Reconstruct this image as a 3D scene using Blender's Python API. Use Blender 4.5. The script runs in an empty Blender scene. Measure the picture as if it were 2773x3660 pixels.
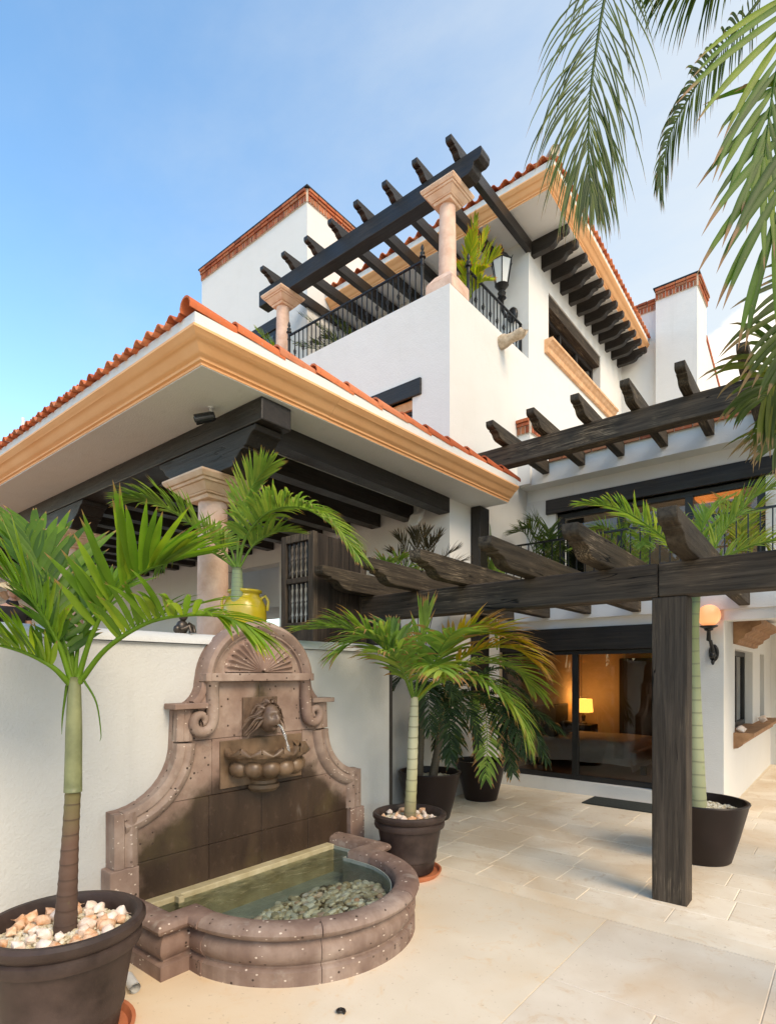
import bpy, math, random
from mathutils import Vector, noise as mnoise
PI = math.pi
R = math.radians
SC = bpy.context.scene
COL = SC.collection
U = 1.12                      # metres per drawing unit: everything below is drawn in units and built in metres
H = 1.65                      # eye height in drawing units

# ------------------------------------------------------------------ camera (level, shift lens)
FPX, YAW, CX, CY = 2050.0, R(39.2), 1386.5, 2410.0
PW, PH = 2773.0, 3660.0
cd = bpy.data.cameras.new('camera'); cam = bpy.data.objects.new('camera', cd); COL.objects.link(cam)
cam.location = (0, 0, H * U); cam.rotation_euler = (PI / 2, 0, YAW)
cd.sensor_fit = 'VERTICAL'; cd.sensor_height = 36.0; cd.lens = 36.0 * FPX / PH
cd.shift_y = (CY - PH / 2) / PH
cd.clip_start = 0.05; cd.clip_end = 3000
SC.camera = cam
SC.render.resolution_x, SC.render.resolution_y = 775, 1024

# ------------------------------------------------------------------ light: soft low sun from the right, clear sky
SUN_EL, SUN_AZ = R(42), R(104)      # azimuth clockwise from +Y
w = bpy.data.worlds.new('World'); SC.world = w; w.use_nodes = True
nt = w.node_tree; nt.nodes.clear()
def WN(t, **k):
    n = nt.nodes.new(t)
    for a, b in k.items(): setattr(n, a, b)
    return n
sky = WN('ShaderNodeTexSky', sky_type='NISHITA', sun_disc=False)
sky.sun_elevation = SUN_EL; sky.sun_rotation = SUN_AZ
sky.air_density = 1.0; sky.dust_density = 0.5; sky.ozone_density = 0.6
tc = WN('ShaderNodeTexCoord')
sep = WN('ShaderNodeSeparateXYZ'); nt.links.new(tc.outputs['Generated'], sep.inputs[0])
mp = WN('ShaderNodeMapping'); mp.inputs['Location'].default_value = (0.9, 0.0, 0.6); mp.inputs['Scale'].default_value = (2.2, 2.2, 3.2)
nt.links.new(tc.outputs['Generated'], mp.inputs['Vector'])
cn = WN('ShaderNodeTexNoise'); cn.inputs['Scale'].default_value = 2.0; cn.inputs['Detail'].default_value = 9; cn.inputs['Roughness'].default_value = 0.55
nt.links.new(mp.outputs[0], cn.inputs['Vector'])
# one bank of cumulus low in the north-east sky
dt = WN('ShaderNodeVectorMath', operation='DOT_PRODUCT'); nt.links.new(tc.outputs['Generated'], dt.inputs[0]); dt.inputs[1].default_value = (0.12, 0.99, 0.0)
sec = WN('ShaderNodeMapRange'); sec.inputs[1].default_value = 0.62; sec.inputs[2].default_value = 0.88; sec.inputs[3].default_value = -0.5; sec.inputs[4].default_value = 0.0
nt.links.new(dt.outputs['Value'], sec.inputs[0])
elm = WN('ShaderNodeMapRange'); elm.inputs[1].default_value = 0.30; elm.inputs[2].default_value = 0.58; elm.inputs[3].default_value = 0.42; elm.inputs[4].default_value = -0.14
nt.links.new(sep.outputs['Z'], elm.inputs[0])
ad = WN('ShaderNodeMath', operation='ADD'); nt.links.new(cn.outputs['Fac'], ad.inputs[0]); nt.links.new(elm.outputs[0], ad.inputs[1])
ad2 = WN('ShaderNodeMath', operation='ADD'); nt.links.new(ad.outputs[0], ad2.inputs[0]); nt.links.new(sec.outputs[0], ad2.inputs[1])
cr = WN('ShaderNodeMapRange', interpolation_type='SMOOTHSTEP'); cr.inputs[1].default_value = 0.60; cr.inputs[2].default_value = 0.68
nt.links.new(ad2.outputs[0], cr.inputs[0])
# thin high haze thickening towards the east, where the sun stands
vd = WN('ShaderNodeVectorMath', operation='DOT_PRODUCT'); nt.links.new(tc.outputs['Generated'], vd.inputs[0]); vd.inputs[1].default_value = (0.62, 0.78, -0.10)
vm = WN('ShaderNodeMapRange', interpolation_type='SMOOTHSTEP'); vm.inputs[1].default_value = -0.40; vm.inputs[2].default_value = 0.85; vm.inputs[3].default_value = 0.0; vm.inputs[4].default_value = 0.95
cmap = WN('ShaderNodeMapping'); cmap.inputs['Scale'].default_value = (1.2, 3.5, 5.0); cmap.inputs['Rotation'].default_value = (0.3, 0.2, 0.6); nt.links.new(tc.outputs['Generated'], cmap.inputs['Vector'])
cin = WN('ShaderNodeTexNoise'); cin.inputs['Scale'].default_value = 1.6; cin.inputs['Detail'].default_value = 8; cin.inputs['Roughness'].default_value = 0.6; nt.links.new(cmap.outputs[0], cin.inputs['Vector'])
cad = WN('ShaderNodeMath', operation='MULTIPLY_ADD'); cad.inputs[1].default_value = 0.55; nt.links.new(cin.outputs['Fac'], cad.inputs[0]); vo_ = WN('ShaderNodeMath', operation='ADD'); vo_.inputs[1].default_value = -0.275; nt.links.new(vd.outputs['Value'], vo_.inputs[0]); nt.links.new(vo_.outputs[0], cad.inputs[2])
nt.links.new(cad.outputs[0], vm.inputs[0])
hz = WN('ShaderNodeMix', data_type='RGBA'); nt.links.new(vm.outputs[0], hz.inputs['Factor']); hs = WN('ShaderNodeHueSaturation'); hs.inputs['Saturation'].default_value = 1.2; hs.inputs['Hue'].default_value = 0.495; hs.inputs['Value'].default_value = 0.97; nt.links.new(sky.outputs[0], hs.inputs['Color']); nt.links.new(hs.outputs[0], hz.inputs['A']); hz.inputs['B'].default_value = (2.05, 2.28, 2.50, 1)
mx = WN('ShaderNodeMix', data_type='RGBA')
nt.links.new(cr.outputs[0], mx.inputs['Factor']); nt.links.new(hz.outputs['Result'], mx.inputs['A'])
mx.inputs['B'].default_value = (3.3, 3.25, 3.2, 1)
bg = WN('ShaderNodeBackground'); bg.inputs['Strength'].default_value = 0.15
nt.links.new(mx.outputs['Result'], bg.inputs['Color'])
wo = WN('ShaderNodeOutputWorld'); nt.links.new(bg.outputs[0], wo.inputs['Surface'])

sl = bpy.data.lights.new('sun', 'SUN'); sl.energy = 1.15; sl.angle = R(28); sl.color = (1.0, 0.84, 0.64)
sun = bpy.data.objects.new('sun', sl); COL.objects.link(sun)
sd = Vector((math.sin(SUN_AZ) * math.cos(SUN_EL), math.cos(SUN_AZ) * math.cos(SUN_EL), math.sin(SUN_EL)))
sun.rotation_euler = sd.to_track_quat('Z', 'Y').to_euler(); sun.location = sd * 60

vs = SC.view_settings
vs.view_transform = 'Standard'; vs.look = 'None'; vs.gamma = 1.0; vs.use_curve_mapping = False
vs.exposure = 1.48
vs.use_white_balance = True; vs.white_balance_temperature = 7200; vs.white_balance_tint = 10
SC.cycles.use_denoising = True
SC.cycles.max_bounces = 8; SC.cycles.transparent_max_bounces = 16

# ------------------------------------------------------------------ photo pixel -> point helpers (drawing units)
_s, _c = math.sin(YAW), math.cos(YAW)
VF, VR = Vector((-_s, _c, 0)), Vector((_c, _s, 0))
def ray(u, v): return VF + VR * ((u - CX) / FPX) + Vector((0, 0, (CY - v) / FPX))
def at(u, v, D): return Vector((0, 0, H)) + ray(u, v) * D           # D = distance along the view axis
def on(u, v, **k):
    d = ray(u, v); (ax, val), = k.items(); i = 'xyz'.index(ax); c = (0, 0, H)[i]
    return Vector((0, 0, H)) + d * ((val - c) / d[i])

# ------------------------------------------------------------------ materials
def nmat(name):
    m = bpy.data.materials.new(name); m.use_nodes = True
    t = m.node_tree; t.nodes.clear()
    o = t.nodes.new('ShaderNodeOutputMaterial'); b = t.nodes.new('ShaderNodeBsdfPrincipled')
    t.links.new(b.outputs[0], o.inputs[0])
    return m, t, b, o
def node(t, typ, ins=None, **k):
    n = t.nodes.new(typ)
    for a, b in k.items(): setattr(n, a, b)
    for a, b in (ins or {}).items():
        if isinstance(b, bpy.types.NodeSocket): t.links.new(b, n.inputs[a])
        else: n.inputs[a].default_value = b
    return n
def coords(t, scale=(1, 1, 1), world=False, rnd=True):
    if world:
        v = node(t, 'ShaderNodeNewGeometry').outputs['Position']
    else:
        v = node(t, 'ShaderNodeTexCoord').outputs['Object']
        if rnd:
            oi = node(t, 'ShaderNodeObjectInfo')
            sc = node(t, 'ShaderNodeVectorMath', {0: oi.outputs['Random'], 1: (37.0, 17.0, 29.0)}, operation='MULTIPLY')
            v = node(t, 'ShaderNodeVectorMath', {0: v, 1: sc.outputs[0]}, operation='ADD').outputs[0]
    return node(t, 'ShaderNodeMapping', {'Vector': v, 'Scale': scale}).outputs[0]
def nz(t, vec, scale, detail=5, rough=0.55, dist=0.0):
    return node(t, 'ShaderNodeTexNoise', {'Vector': vec, 'Scale': scale, 'Detail': detail, 'Roughness': rough, 'Distortion': dist}).outputs['Fac']
def ramp(t, fac, stops):
    n = node(t, 'ShaderNodeValToRGB', {'Fac': fac}); e = n.color_ramp.elements
    e[0].position, e[0].color = stops[0][0], (*stops[0][1], 1)
    e[1].position, e[1].color = stops[-1][0], (*stops[-1][1], 1)
    for p, c in stops[1:-1]:
        x = e.new(p); x.color = (*c, 1)
    return n.outputs['Color']
def mixc(t, fac, a, b, blend='MIX'):
    n = node(t, 'ShaderNodeMix', data_type='RGBA', blend_type=blend)
    for key, val in (('Factor', fac), ('A', a), ('B', b)):
        s = [i for i in n.inputs if i.name == key and i.enabled][0]
        if isinstance(val, bpy.types.NodeSocket): t.links.new(val, s)
        else: s.default_value = (*val, 1) if isinstance(val, tuple) and len(val) == 3 else val
    return [o for o in n.outputs if o.enabled][0]
def mrange(t, v, a, b, c=0.0, d=1.0, smooth=True):
    return node(t, 'ShaderNodeMapRange', {0: v, 1: a, 2: b, 3: c, 4: d}, interpolation_type='SMOOTHSTEP' if smooth else 'LINEAR').outputs[0]
def bump(t, b, h, strength=0.3, dist=0.01):
    n = node(t, 'ShaderNodeBump', {'Height': h, 'Strength': strength, 'Distance': dist}); t.links.new(n.outputs[0], b.inputs['Normal'])
def setb(t, b, **k):
    names = dict(col='Base Color', rough='Roughness', metal='Metallic', spec='Specular IOR Level', coat='Coat Weight', trans='Transmission Weight', ior='IOR', em='Emission Color', es='Emission Strength', sss='Subsurface Weight')
    for a, v in k.items():
        s = b.inputs[names[a]]
        if isinstance(v, bpy.types.NodeSocket): t.links.new(v, s)
        else: s.default_value = (*v, 1) if isinstance(v, tuple) and len(v) == 3 else v
MATS = {}
def simple(name, ca, cb, rough=0.6, scale=6.0, bs=40.0, bstr=0.15, bdist=0.004, spec=0.5, metal=0.0, world=False, coat=0.0, r2=None):
    m, t, b, o = nmat(name); v = coords(t, world=world)
    f = nz(t, v, scale, 6, 0.6)
    setb(t, b, col=ramp(t, f, [(0.32, ca), (0.68, cb)]), spec=spec, metal=metal, coat=coat)
    if r2 is None: setb(t, b, rough=rough)
    else: setb(t, b, rough=mrange(t, f, 0.3, 0.7, rough, r2))
    bump(t, b, nz(t, v, bs, 4), bstr, bdist)
    MATS[name] = m; return m
# painted stucco: slightly uneven trowelled surface, faint grime
def stucco(name, base, grime, amt=0.35):
    m, t, b, o = nmat(name); v = coords(t, world=True)
    f = nz(t, v, 0.9, 6, 0.6); g = nz(t, v, 3.1, 7, 0.7)
    c = mixc(t, mrange(t, f, 0.42, 0.8, 0.0, amt), base, grime)
    c = mixc(t, mrange(t, g, 0.60, 0.8, 0.0, amt * 0.8), c, tuple(x * 0.84 for x in grime))
    stk = nz(t, node(t, 'ShaderNodeMapping', {'Vector': v, 'Scale': (5.0, 5.0, 0.35)}).outputs[0], 1.0, 6, 0.6)
    c = mixc(t, mrange(t, stk, 0.56, 0.80, 0.0, amt * 0.9), c, tuple(x * 0.90 for x in grime))
    setb(t, b, col=c, rough=0.82, spec=0.25)
    h = node(t, 'ShaderNodeMath', {0: node(t, 'ShaderNodeMath', {0: nz(t, v, 3.5, 4), 1: 2.0}, operation='MULTIPLY').outputs[0], 1: nz(t, v, 60.0, 4)}, operation='ADD').outputs[0]
    bump(t, b, h, 0.30, 0.016)
    MATS[name] = m
stucco('stucco', (0.71, 0.695, 0.665), (0.62, 0.60, 0.55))
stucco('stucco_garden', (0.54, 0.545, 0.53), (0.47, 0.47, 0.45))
stucco('soffit', (0.78, 0.77, 0.735), (0.70, 0.685, 0.64), 0.5)
# dark stained timber, grain along one axis
def wood(name, axis, dark=(0.006, 0.005, 0.0045), lite=(0.030, 0.023, 0.018), worn=(0.13, 0.10, 0.07), wornamt=0.30, rough=0.34, spec=0.42):
    m, t, b, o = nmat(name)
    sc = [26.0, 26.0, 26.0]; sc['xyz'.index(axis)] = 1.1
    v = coords(t, tuple(sc)); v1 = coords(t)
    g = nz(t, v, 1.0, 8, 0.65, 0.4); big = nz(t, v1, 1.7, 4); fine = nz(t, v, 3.2, 6, 0.7)
    c = ramp(t, g, [(0.28, dark), (0.72, lite)])
    wm = node(t, 'ShaderNodeMath', {0: mrange(t, fine, 0.47, 0.68), 1: mrange(t, big, 0.45, 0.75, 0.0, wornamt)}, operation='MULTIPLY').outputs[0]
    c = mixc(t, wm, c, worn)
    vk = node(t, 'ShaderNodeMapping', {'Vector': v, 'Scale': (0.55, 0.55, 0.55)}).outputs[0]
    crk = nz(t, vk, 1.0, 2, 0.4, 0.9)
    cm_ = node(t, 'ShaderNodeMath', {0: node(t, 'ShaderNodeMath', {0: crk, 1: 0.5}, operation='SUBTRACT').outputs[0]}, operation='ABSOLUTE').outputs[0]
    ck_ = node(t, 'ShaderNodeMath', {0: mrange(t, cm_, 0.012, 0.003), 1: mrange(t, nz(t, v1, 2.6, 2), 0.52, 0.60)}, operation='MULTIPLY').outputs[0]
    c = mixc(t, ck_, c, (0.002, 0.002, 0.002))
    setb(t, b, col=c, rough=mrange(t, big, 0.3, 0.7, rough, rough + 0.22), spec=spec)
    h = node(t, 'ShaderNodeMath', {0: node(t, 'ShaderNodeMath', {0: g, 1: fine}, operation='ADD').outputs[0], 1: node(t, 'ShaderNodeMath', {0: ck_, 1: 2.0}, operation='MULTIPLY').outputs[0]}, operation='SUBTRACT').outputs[0]
    bump(t, b, h, 0.55, 0.006)
    MATS[name] = m
for ax in 'xyz':
    wood('wood_' + ax, ax)
    wood('worn_' + ax, ax, (0.014, 0.011, 0.0085), (0.098, 0.075, 0.056), (0.36, 0.275, 0.19), 1.0, 0.60, 0.20)
wood('sunlit_worn_y', 'y', (0.012, 0.0095, 0.007), (0.085, 0.066, 0.046), (0.36, 0.28, 0.19), 1.0, 0.62, 0.2)  # worn grain, with paler colour standing in for raking sun on the rafter sides
def tilemat():
    m, t, b, o = nmat('terracotta'); v = coords(t); oi = node(t, 'ShaderNodeObjectInfo').outputs['Random']
    c = ramp(t, oi, [(0.0, (0.40, 0.080, 0.028)), (0.4, (0.56, 0.145, 0.052)), (0.75, (0.66, 0.205, 0.085)), (1.0, (0.50, 0.185, 0.095))])
    c = mixc(t, mrange(t, nz(t, v, 11, 6, 0.65), 0.48, 0.75, 0, 0.55), c, (0.30, 0.085, 0.045))
    c = mixc(t, mrange(t, nz(t, v, 26, 5, 0.7), 0.62, 0.72, 0, 0.6), c, (0.42, 0.36, 0.28))
    setb(t, b, col=c, rough=0.8, spec=0.25); bump(t, b, nz(t, v, 60, 5), 0.3, 0.005); MATS['terracotta'] = m
tilemat()
simple('terracotta_pot', (0.42, 0.12, 0.05), (0.58, 0.20, 0.09), 0.6, 5)
def cornmat():
    m, t, b, o = nmat('cornice_paint'); v = coords(t, world=True)
    c = ramp(t, nz(t, v, 1.6, 6, 0.6), [(0.3, (0.84, 0.42, 0.185)), (0.7, (0.90, 0.49, 0.235))])
    stk = nz(t, node(t, 'ShaderNodeMapping', {'Vector': v, 'Scale': (7, 7, 0.8)}).outputs[0], 1.0, 6, 0.65)
    c = mixc(t, mrange(t, stk, 0.58, 0.80, 0, 0.30), c, (0.60, 0.29, 0.13))
    c = mixc(t, mrange(t, nz(t, v, 18, 5, 0.7), 0.66, 0.74, 0, 0.4), c, (0.80, 0.62, 0.44))
    setb(t, b, col=c, rough=0.72, spec=0.3); bump(t, b, node(t, 'ShaderNodeMath', {0: nz(t, v, 5, 3), 1: nz(t, v, 70, 4)}, operation='ADD').outputs[0], 0.28, 0.008); MATS['cornice_paint'] = m
cornmat()
wood('gate_wood', 'z', (0.008, 0.006, 0.005), (0.045, 0.033, 0.025), (0.22, 0.165, 0.115), 0.6, 0.5, 0.25)
simple('pink_stone', (0.58, 0.36, 0.26), (0.76, 0.55, 0.43), 0.8, 5.5, 38, 0.5, 0.01)
simple('capital_stone', (0.66, 0.42, 0.27), (0.80, 0.58, 0.42), 0.75, 5, 50, 0.25)
simple('sill_stone', (0.62, 0.32, 0.15), (0.80, 0.49, 0.28), 0.75, 8, 50, 0.3)
simple('brown_stone', (0.24, 0.12, 0.055), (0.42, 0.23, 0.115), 0.75, 7, 40, 0.4)
simple('spout_stone', (0.40, 0.30, 0.20), (0.66, 0.54, 0.40), 0.8, 14, 50, 0.5, 0.01)
simple('iron', (0.010, 0.010, 0.011), (0.035, 0.033, 0.032), 0.38, 20, 70, 0.2, metal=0.4)
simple('black_frame', (0.008, 0.008, 0.008), (0.018, 0.017, 0.016), 0.4, 10)
simple('brown_pot', (0.018, 0.0105, 0.009), (0.066, 0.043, 0.036), 0.42, 4.5, 90, 0.25, 0.003, r2=0.62, spec=0.35)
simple('dark_pot', (0.010, 0.005, 0.0045), (0.021, 0.011, 0.0095), 0.36, 3, 60, 0.1, r2=0.5, spec=0.35)
simple('yellow_glaze', (0.36, 0.265, 0.010), (0.52, 0.39, 0.02), 0.26, 4, 12, 0.15, coat=0.15)
simple('black_clay', (0.008, 0.007, 0.007), (0.02, 0.018, 0.016), 0.35, 8)
simple('black_rubber', (0.012, 0.016, 0.014), (0.030, 0.036, 0.032), 0.9, 40, 160, 0.8, 0.006)
simple('white_plastic', (0.62, 0.62, 0.60), (0.72, 0.72, 0.70), 0.4)
simple('dark_plastic', (0.012, 0.012, 0.014), (0.02, 0.02, 0.022), 0.25)
simple('gravel', (0.40, 0.34, 0.26), (0.70, 0.63, 0.54), 0.85, 2.5)
simple('conch', (0.62, 0.28, 0.12), (0.84, 0.62, 0.44), 0.5, 16, 60, 0.3)
simple('conch_pale', (0.70, 0.50, 0.38), (0.86, 0.78, 0.70), 0.5, 16, 60, 0.3)
simple('linen', (0.62, 0.58, 0.53), (0.78, 0.74, 0.68), 0.9, 3, 30, 0.3, 0.02)
simple('room_wall', (0.56, 0.43, 0.29), (0.62, 0.49, 0.34), 0.8, 2)
simple('room_floor', (0.34, 0.19, 0.10), (0.44, 0.26, 0.145), 0.45, 3)
simple('pale_room', (0.50, 0.42, 0.33), (0.58, 0.50, 0.41), 0.85, 2)
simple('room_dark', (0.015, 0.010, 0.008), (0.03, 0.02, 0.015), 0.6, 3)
simple('skin', (0.44, 0.24, 0.16), (0.52, 0.30, 0.21), 0.55, 8)
simple('black_cloth', (0.008, 0.008, 0.009), (0.016, 0.016, 0.018), 0.9, 12)
simple('straw', (0.50, 0.40, 0.24), (0.66, 0.55, 0.36), 0.8, 30, 120, 0.6)
simple('denim', (0.03, 0.05, 0.09), (0.05, 0.08, 0.13), 0.9, 10)
simple('bronze', (0.030, 0.024, 0.020), (0.07, 0.055, 0.042), 0.35, 18, metal=0.5)
simple('terrace_tile', (0.34, 0.20, 0.11), (0.44, 0.27, 0.16), 0.6, 4)
simple('paper', (0.45, 0.60, 0.62), (0.62, 0.74, 0.74), 0.5, 5)
# travertine pavers, one tone per piece
def paver(name, a, b_, stain):
    m, t, b, o = nmat(name); v = coords(t, world=True)
    oi = node(t, 'ShaderNodeObjectInfo').outputs['Random']
    f = nz(t, v, 2.3, 7, 0.62); g = nz(t, v, 0.55, 5, 0.6, 0.6); p = nz(t, v, 30, 4)
    c = mixc(t, mrange(t, f, 0.3, 0.7), a, b_)
    c = mixc(t, mrange(t, oi, 0.0, 1.0, 0.0, 0.6), c, tuple(x * 0.88 for x in a))
    c = mixc(t, mrange(t, g, 0.45, 0.66, 0.0, 0.60), c, stain)
    st2 = nz(t, v, 4.5, 8, 0.72, 1.2)
    c = mixc(t, mrange(t, st2, 0.54, 0.68, 0.0, 0.6), c, stain)
    c = mixc(t, mrange(t, p, 0.64, 0.72, 0.0, 0.5), c, tuple(x * 0.55 for x in stain))
    setb(t, b, col=c, rough=mrange(t, f, 0.3, 0.7, 0.5, 0.75), spec=0.4)
    bump(t, b, node(t, 'ShaderNodeMath', {0: f, 1: p}, operation='ADD').outputs[0], 0.2, 0.006)
    MATS[name] = m
paver('travertine', (0.80, 0.695, 0.545), (0.88, 0.795, 0.66), (0.60, 0.43, 0.26))
paver('slab_stone', (0.70, 0.60, 0.475), (0.78, 0.69, 0.565), (0.62, 0.45, 0.285))
paver('concrete', (0.78, 0.665, 0.51), (0.85, 0.75, 0.60), (0.72, 0.52, 0.31))
simple('grout', (0.70, 0.59, 0.44), (0.78, 0.68, 0.53), 0.9, 4, 60, 0.3, world=True)
simple('earth', (0.50, 0.43, 0.32), (0.60, 0.52, 0.40), 0.9, 2, world=True)
# brick
def brickmat():
    m, t, b, o = nmat('brick'); v = coords(t)
    oi = node(t, 'ShaderNodeObjectInfo').outputs['Random']
    c = ramp(t, oi, [(0.0, (0.20, 0.055, 0.028)), (0.35, (0.38, 0.10, 0.045)), (0.7, (0.46, 0.15, 0.065)), (1.0, (0.30, 0.13, 0.07))])
    c = mixc(t, mrange(t, nz(t, v, 22, 5), 0.55, 0.75, 0, 0.5), c, (0.45, 0.32, 0.22))
    setb(t, b, col=c, rough=0.85, spec=0.2); bump(t, b, nz(t, v, 60, 5), 0.5, 0.006); MATS['brick'] = m
brickmat()
simple('mortar', (0.50, 0.42, 0.33), (0.62, 0.54, 0.45), 0.9, 10, 60, 0.4)
# fountain stone: pinkish volcanic tuff with pale and dark flecks; water-stained below the bowl
def cantera(name, wet, dk_=0.0):
    m, t, b, o = nmat(name); v = coords(t, world=True)
    f = nz(t, v, 4.0, 7, 0.6); oi = node(t, 'ShaderNodeObjectInfo').outputs['Random']
    c = ramp(t, f, [(0.28, (0.185, 0.125, 0.098)), (0.5, (0.32, 0.235, 0.188)), (0.72, (0.47, 0.375, 0.315))])
    c = mixc(t, mrange(t, nz(t, v, 1.6, 4), 0.45, 0.75, 0, 0.45), c, (0.20, 0.125, 0.095))
    c = mixc(t, mrange(t, oi, 0, 1, 0.0, 0.45), c, (0.22, 0.125, 0.095))
    rough = 0.8
    if dk_:
        drip = nz(t, node(t, 'ShaderNodeMapping', {'Vector': v, 'Scale': (8, 8, 0.9)}).outputs[0], 1.0, 6, 0.6)
        c = mixc(t, mrange(t, drip, 0.30, 0.70, dk_, dk_*0.35), c, (0.085, 0.042, 0.032))
        c = mixc(t, mrange(t, nz(t, v, 7, 5), 0.62, 0.74, 0, 0.35), c, (0.40, 0.36, 0.31))
    if wet:
        sp = node(t, 'ShaderNodeSeparateXYZ', {0: v})
        yy = node(t, 'ShaderNodeMath', {0: sp.outputs['Y'], 1: 2.66 * U}, operation='SUBTRACT').outputs[0]
        ay = node(t, 'ShaderNodeMath', {0: yy}, operation='ABSOLUTE').outputs[0]
        ns = nz(t, v, 3.2, 5, 0.6)
        # water line: runs down from the bowl, spreads along the lower courses
        lim = mrange(t, sp.outputs['Z'], 0.52 * U, 1.20 * U, 1.15 * U, 0.16 * U, False)
        e = node(t, 'ShaderNodeMath', {0: ay, 1: node(t, 'ShaderNodeMath', {0: ns, 1: 0.8}, operation='MULTIPLY').outputs[0]}, operation='ADD').outputs[0]
        e = node(t, 'ShaderNodeMath', {0: e, 1: lim}, operation='SUBTRACT').outputs[0]
        wf = mrange(t, e, 0.42, 0.12)
        streak = nz(t, node(t, 'ShaderNodeMapping', {'Vector': v, 'Scale': (6, 6, 1.8)}).outputs[0], 1.0, 5)
        wetc = ramp(t, streak, [(0.25, (0.024, 0.014, 0.009)), (0.75, (0.062, 0.038, 0.024))])
        wetc = mixc(t, mrange(t, nz(t, v, 2.0, 4), 0.5, 0.75, 0, 0.5), wetc, (0.10, 0.075, 0.030))
        c = mixc(t, wf, c, wetc)
        lime = node(t, 'ShaderNodeMath', {0: mrange(t, streak, 0.66, 0.78), 1: mrange(t, wf, 0.2, 0.9, 0.0, 0.35)}, operation='MULTIPLY').outputs[0]
        c = mixc(t, lime, c, (0.45, 0.42, 0.38))
        c = mixc(t, mrange(t, nz(t, v, 9, 6, 0.7), 0.55, 0.75, 0, 0.5), c, (0.12, 0.078, 0.055))
        rough = mrange(t, wf, 0, 1, 0.8, 0.42)
    vo = node(t, 'ShaderNodeTexVoronoi', {'Vector': node(t, 'ShaderNodeMapping', {'Vector': v, 'Scale': (1, 1, 1.6)}).outputs[0], 'Scale': 30.0, 'Randomness': 1.0})
    fl = node(t, 'ShaderNodeMath', {0: mrange(t, node(t, 'ShaderNodeMath', {0: vo.outputs['Distance'], 1: node(t, 'ShaderNodeMath', {0: nz(t, v, 45, 3), 1: 0.35}, operation='MULTIPLY').outputs[0]}, operation='ADD').outputs[0], 0.44, 0.38), 1: mrange(t, node(t, 'ShaderNodeSeparateColor', {0: vo.outputs['Color']}).outputs[0], 0.84, 0.87)}, operation='MULTIPLY').outputs[0]
    c = mixc(t, fl, c, (0.60, 0.50, 0.42))
    vo2 = node(t, 'ShaderNodeTexVoronoi', {'Vector': v, 'Scale': 34.0})
    dk = node(t, 'ShaderNodeMath', {0: mrange(t, vo2.outputs['Distance'], 0.32, 0.26), 1: mrange(t, node(t, 'ShaderNodeSeparateColor', {0: vo2.outputs['Color']}).outputs[1], 0.90, 0.93)}, operation='MULTIPLY').outputs[0]
    c = mixc(t, dk, c, (0.05, 0.03, 0.022))
    setb(t, b, col=c, rough=rough, spec=0.45)
    bump(t, b, node(t, 'ShaderNodeMath', {0: nz(t, v, 38, 5), 1: dk}, operation='SUBTRACT').outputs[0], 0.35, 0.006)
    MATS[name] = m
cantera('cantera', False, 0.22); cantera('cantera_wet', True, 0.12); cantera('cantera_dark', False, 0.55)
simple('bowl_stone', (0.085, 0.052, 0.030), (0.20, 0.130, 0.080), 0.38, 6, 40, 0.2)
simple('mask_stone', (0.075, 0.047, 0.032), (0.165, 0.108, 0.075), 0.4, 14, 60, 0.4)
simple('ledge_stone', (0.34, 0.28, 0.15), (0.52, 0.46, 0.30), 0.6, 5, 40, 0.2)
simple('liner', (0.22, 0.255, 0.225), (0.34, 0.37, 0.32), 0.5, 5)
# leaves: r = place along leaflet, g = leaflet tint, b = how dry
def leaf(name, deep, fresh, yellow, dry=(0.36, 0.20, 0.08), tip=0.86):
    m, t, b, o = nmat(name)
    a = node(t, 'ShaderNodeAttribute', attribute_name='leaf'); s = node(t, 'ShaderNodeSeparateColor', {0: a.outputs['Color']})
    c = ramp(t, s.outputs[1], [(0.0, deep), (0.6, fresh), (1.0, yellow)])
    v = coords(t, rnd=False); c = mixc(t, mrange(t, nz(t, v, 7, 4), 0.4, 0.7, 0, 0.35), c, tuple(x * 0.7 for x in deep))
    e = node(t, 'ShaderNodeMath', {0: s.outputs[0], 1: s.outputs[2]}, operation='ADD').outputs[0]
    spk = nz(t, v, 28, 5, 0.7); c = mixc(t, mrange(t, spk, 0.63, 0.72, 0, 0.55), c, tuple(0.5*x+0.5*y for x, y in zip(dry, yellow)))
    e = node(t, 'ShaderNodeMath', {0: e, 1: node(t, 'ShaderNodeMath', {0: spk, 1: 0.12}, operation='MULTIPLY').outputs[0]}, operation='ADD').outputs[0]
    c = mixc(t, mrange(t, e, tip + 0.06, tip + 0.15), c, dry)
    setb(t, b, col=c, rough=0.46, spec=0.25)
    tr = node(t, 'ShaderNodeBsdfTranslucent', {'Color': mixc(t, 1.0, c, (1.25, 1.35, 0.7), 'MULTIPLY')})
    ms = node(t, 'ShaderNodeMixShader', {0: 0.42, 1: b.outputs[0], 2: tr.outputs[0]})
    t.links.new(ms.outputs[0], o.inputs[0]); MATS[name] = m
leaf('leaf_near', (0.040, 0.100, 0.016), (0.175, 0.310, 0.024), (0.36, 0.45, 0.035), tip=0.90)
leaf('leaf_mid', (0.080, 0.165, 0.034), (0.235, 0.375, 0.070), (0.44, 0.51, 0.10))
leaf('leaf_over', (0.022, 0.060, 0.010), (0.085, 0.170, 0.016), (0.24, 0.30, 0.025), (0.30, 0.17, 0.09), tip=0.86)
leaf('leaf_dark', (0.014, 0.034, 0.014), (0.035, 0.075, 0.028), (0.10, 0.15, 0.04))
leaf('leaf_yellow', (0.16, 0.24, 0.030), (0.38, 0.40, 0.040), (0.70, 0.40, 0.03), (0.42, 0.22, 0.09), tip=0.74)
leaf('leaf_bright', (0.20, 0.30, 0.016), (0.45, 0.54, 0.030), (0.66, 0.50, 0.03), (0.55, 0.22, 0.04))
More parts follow.
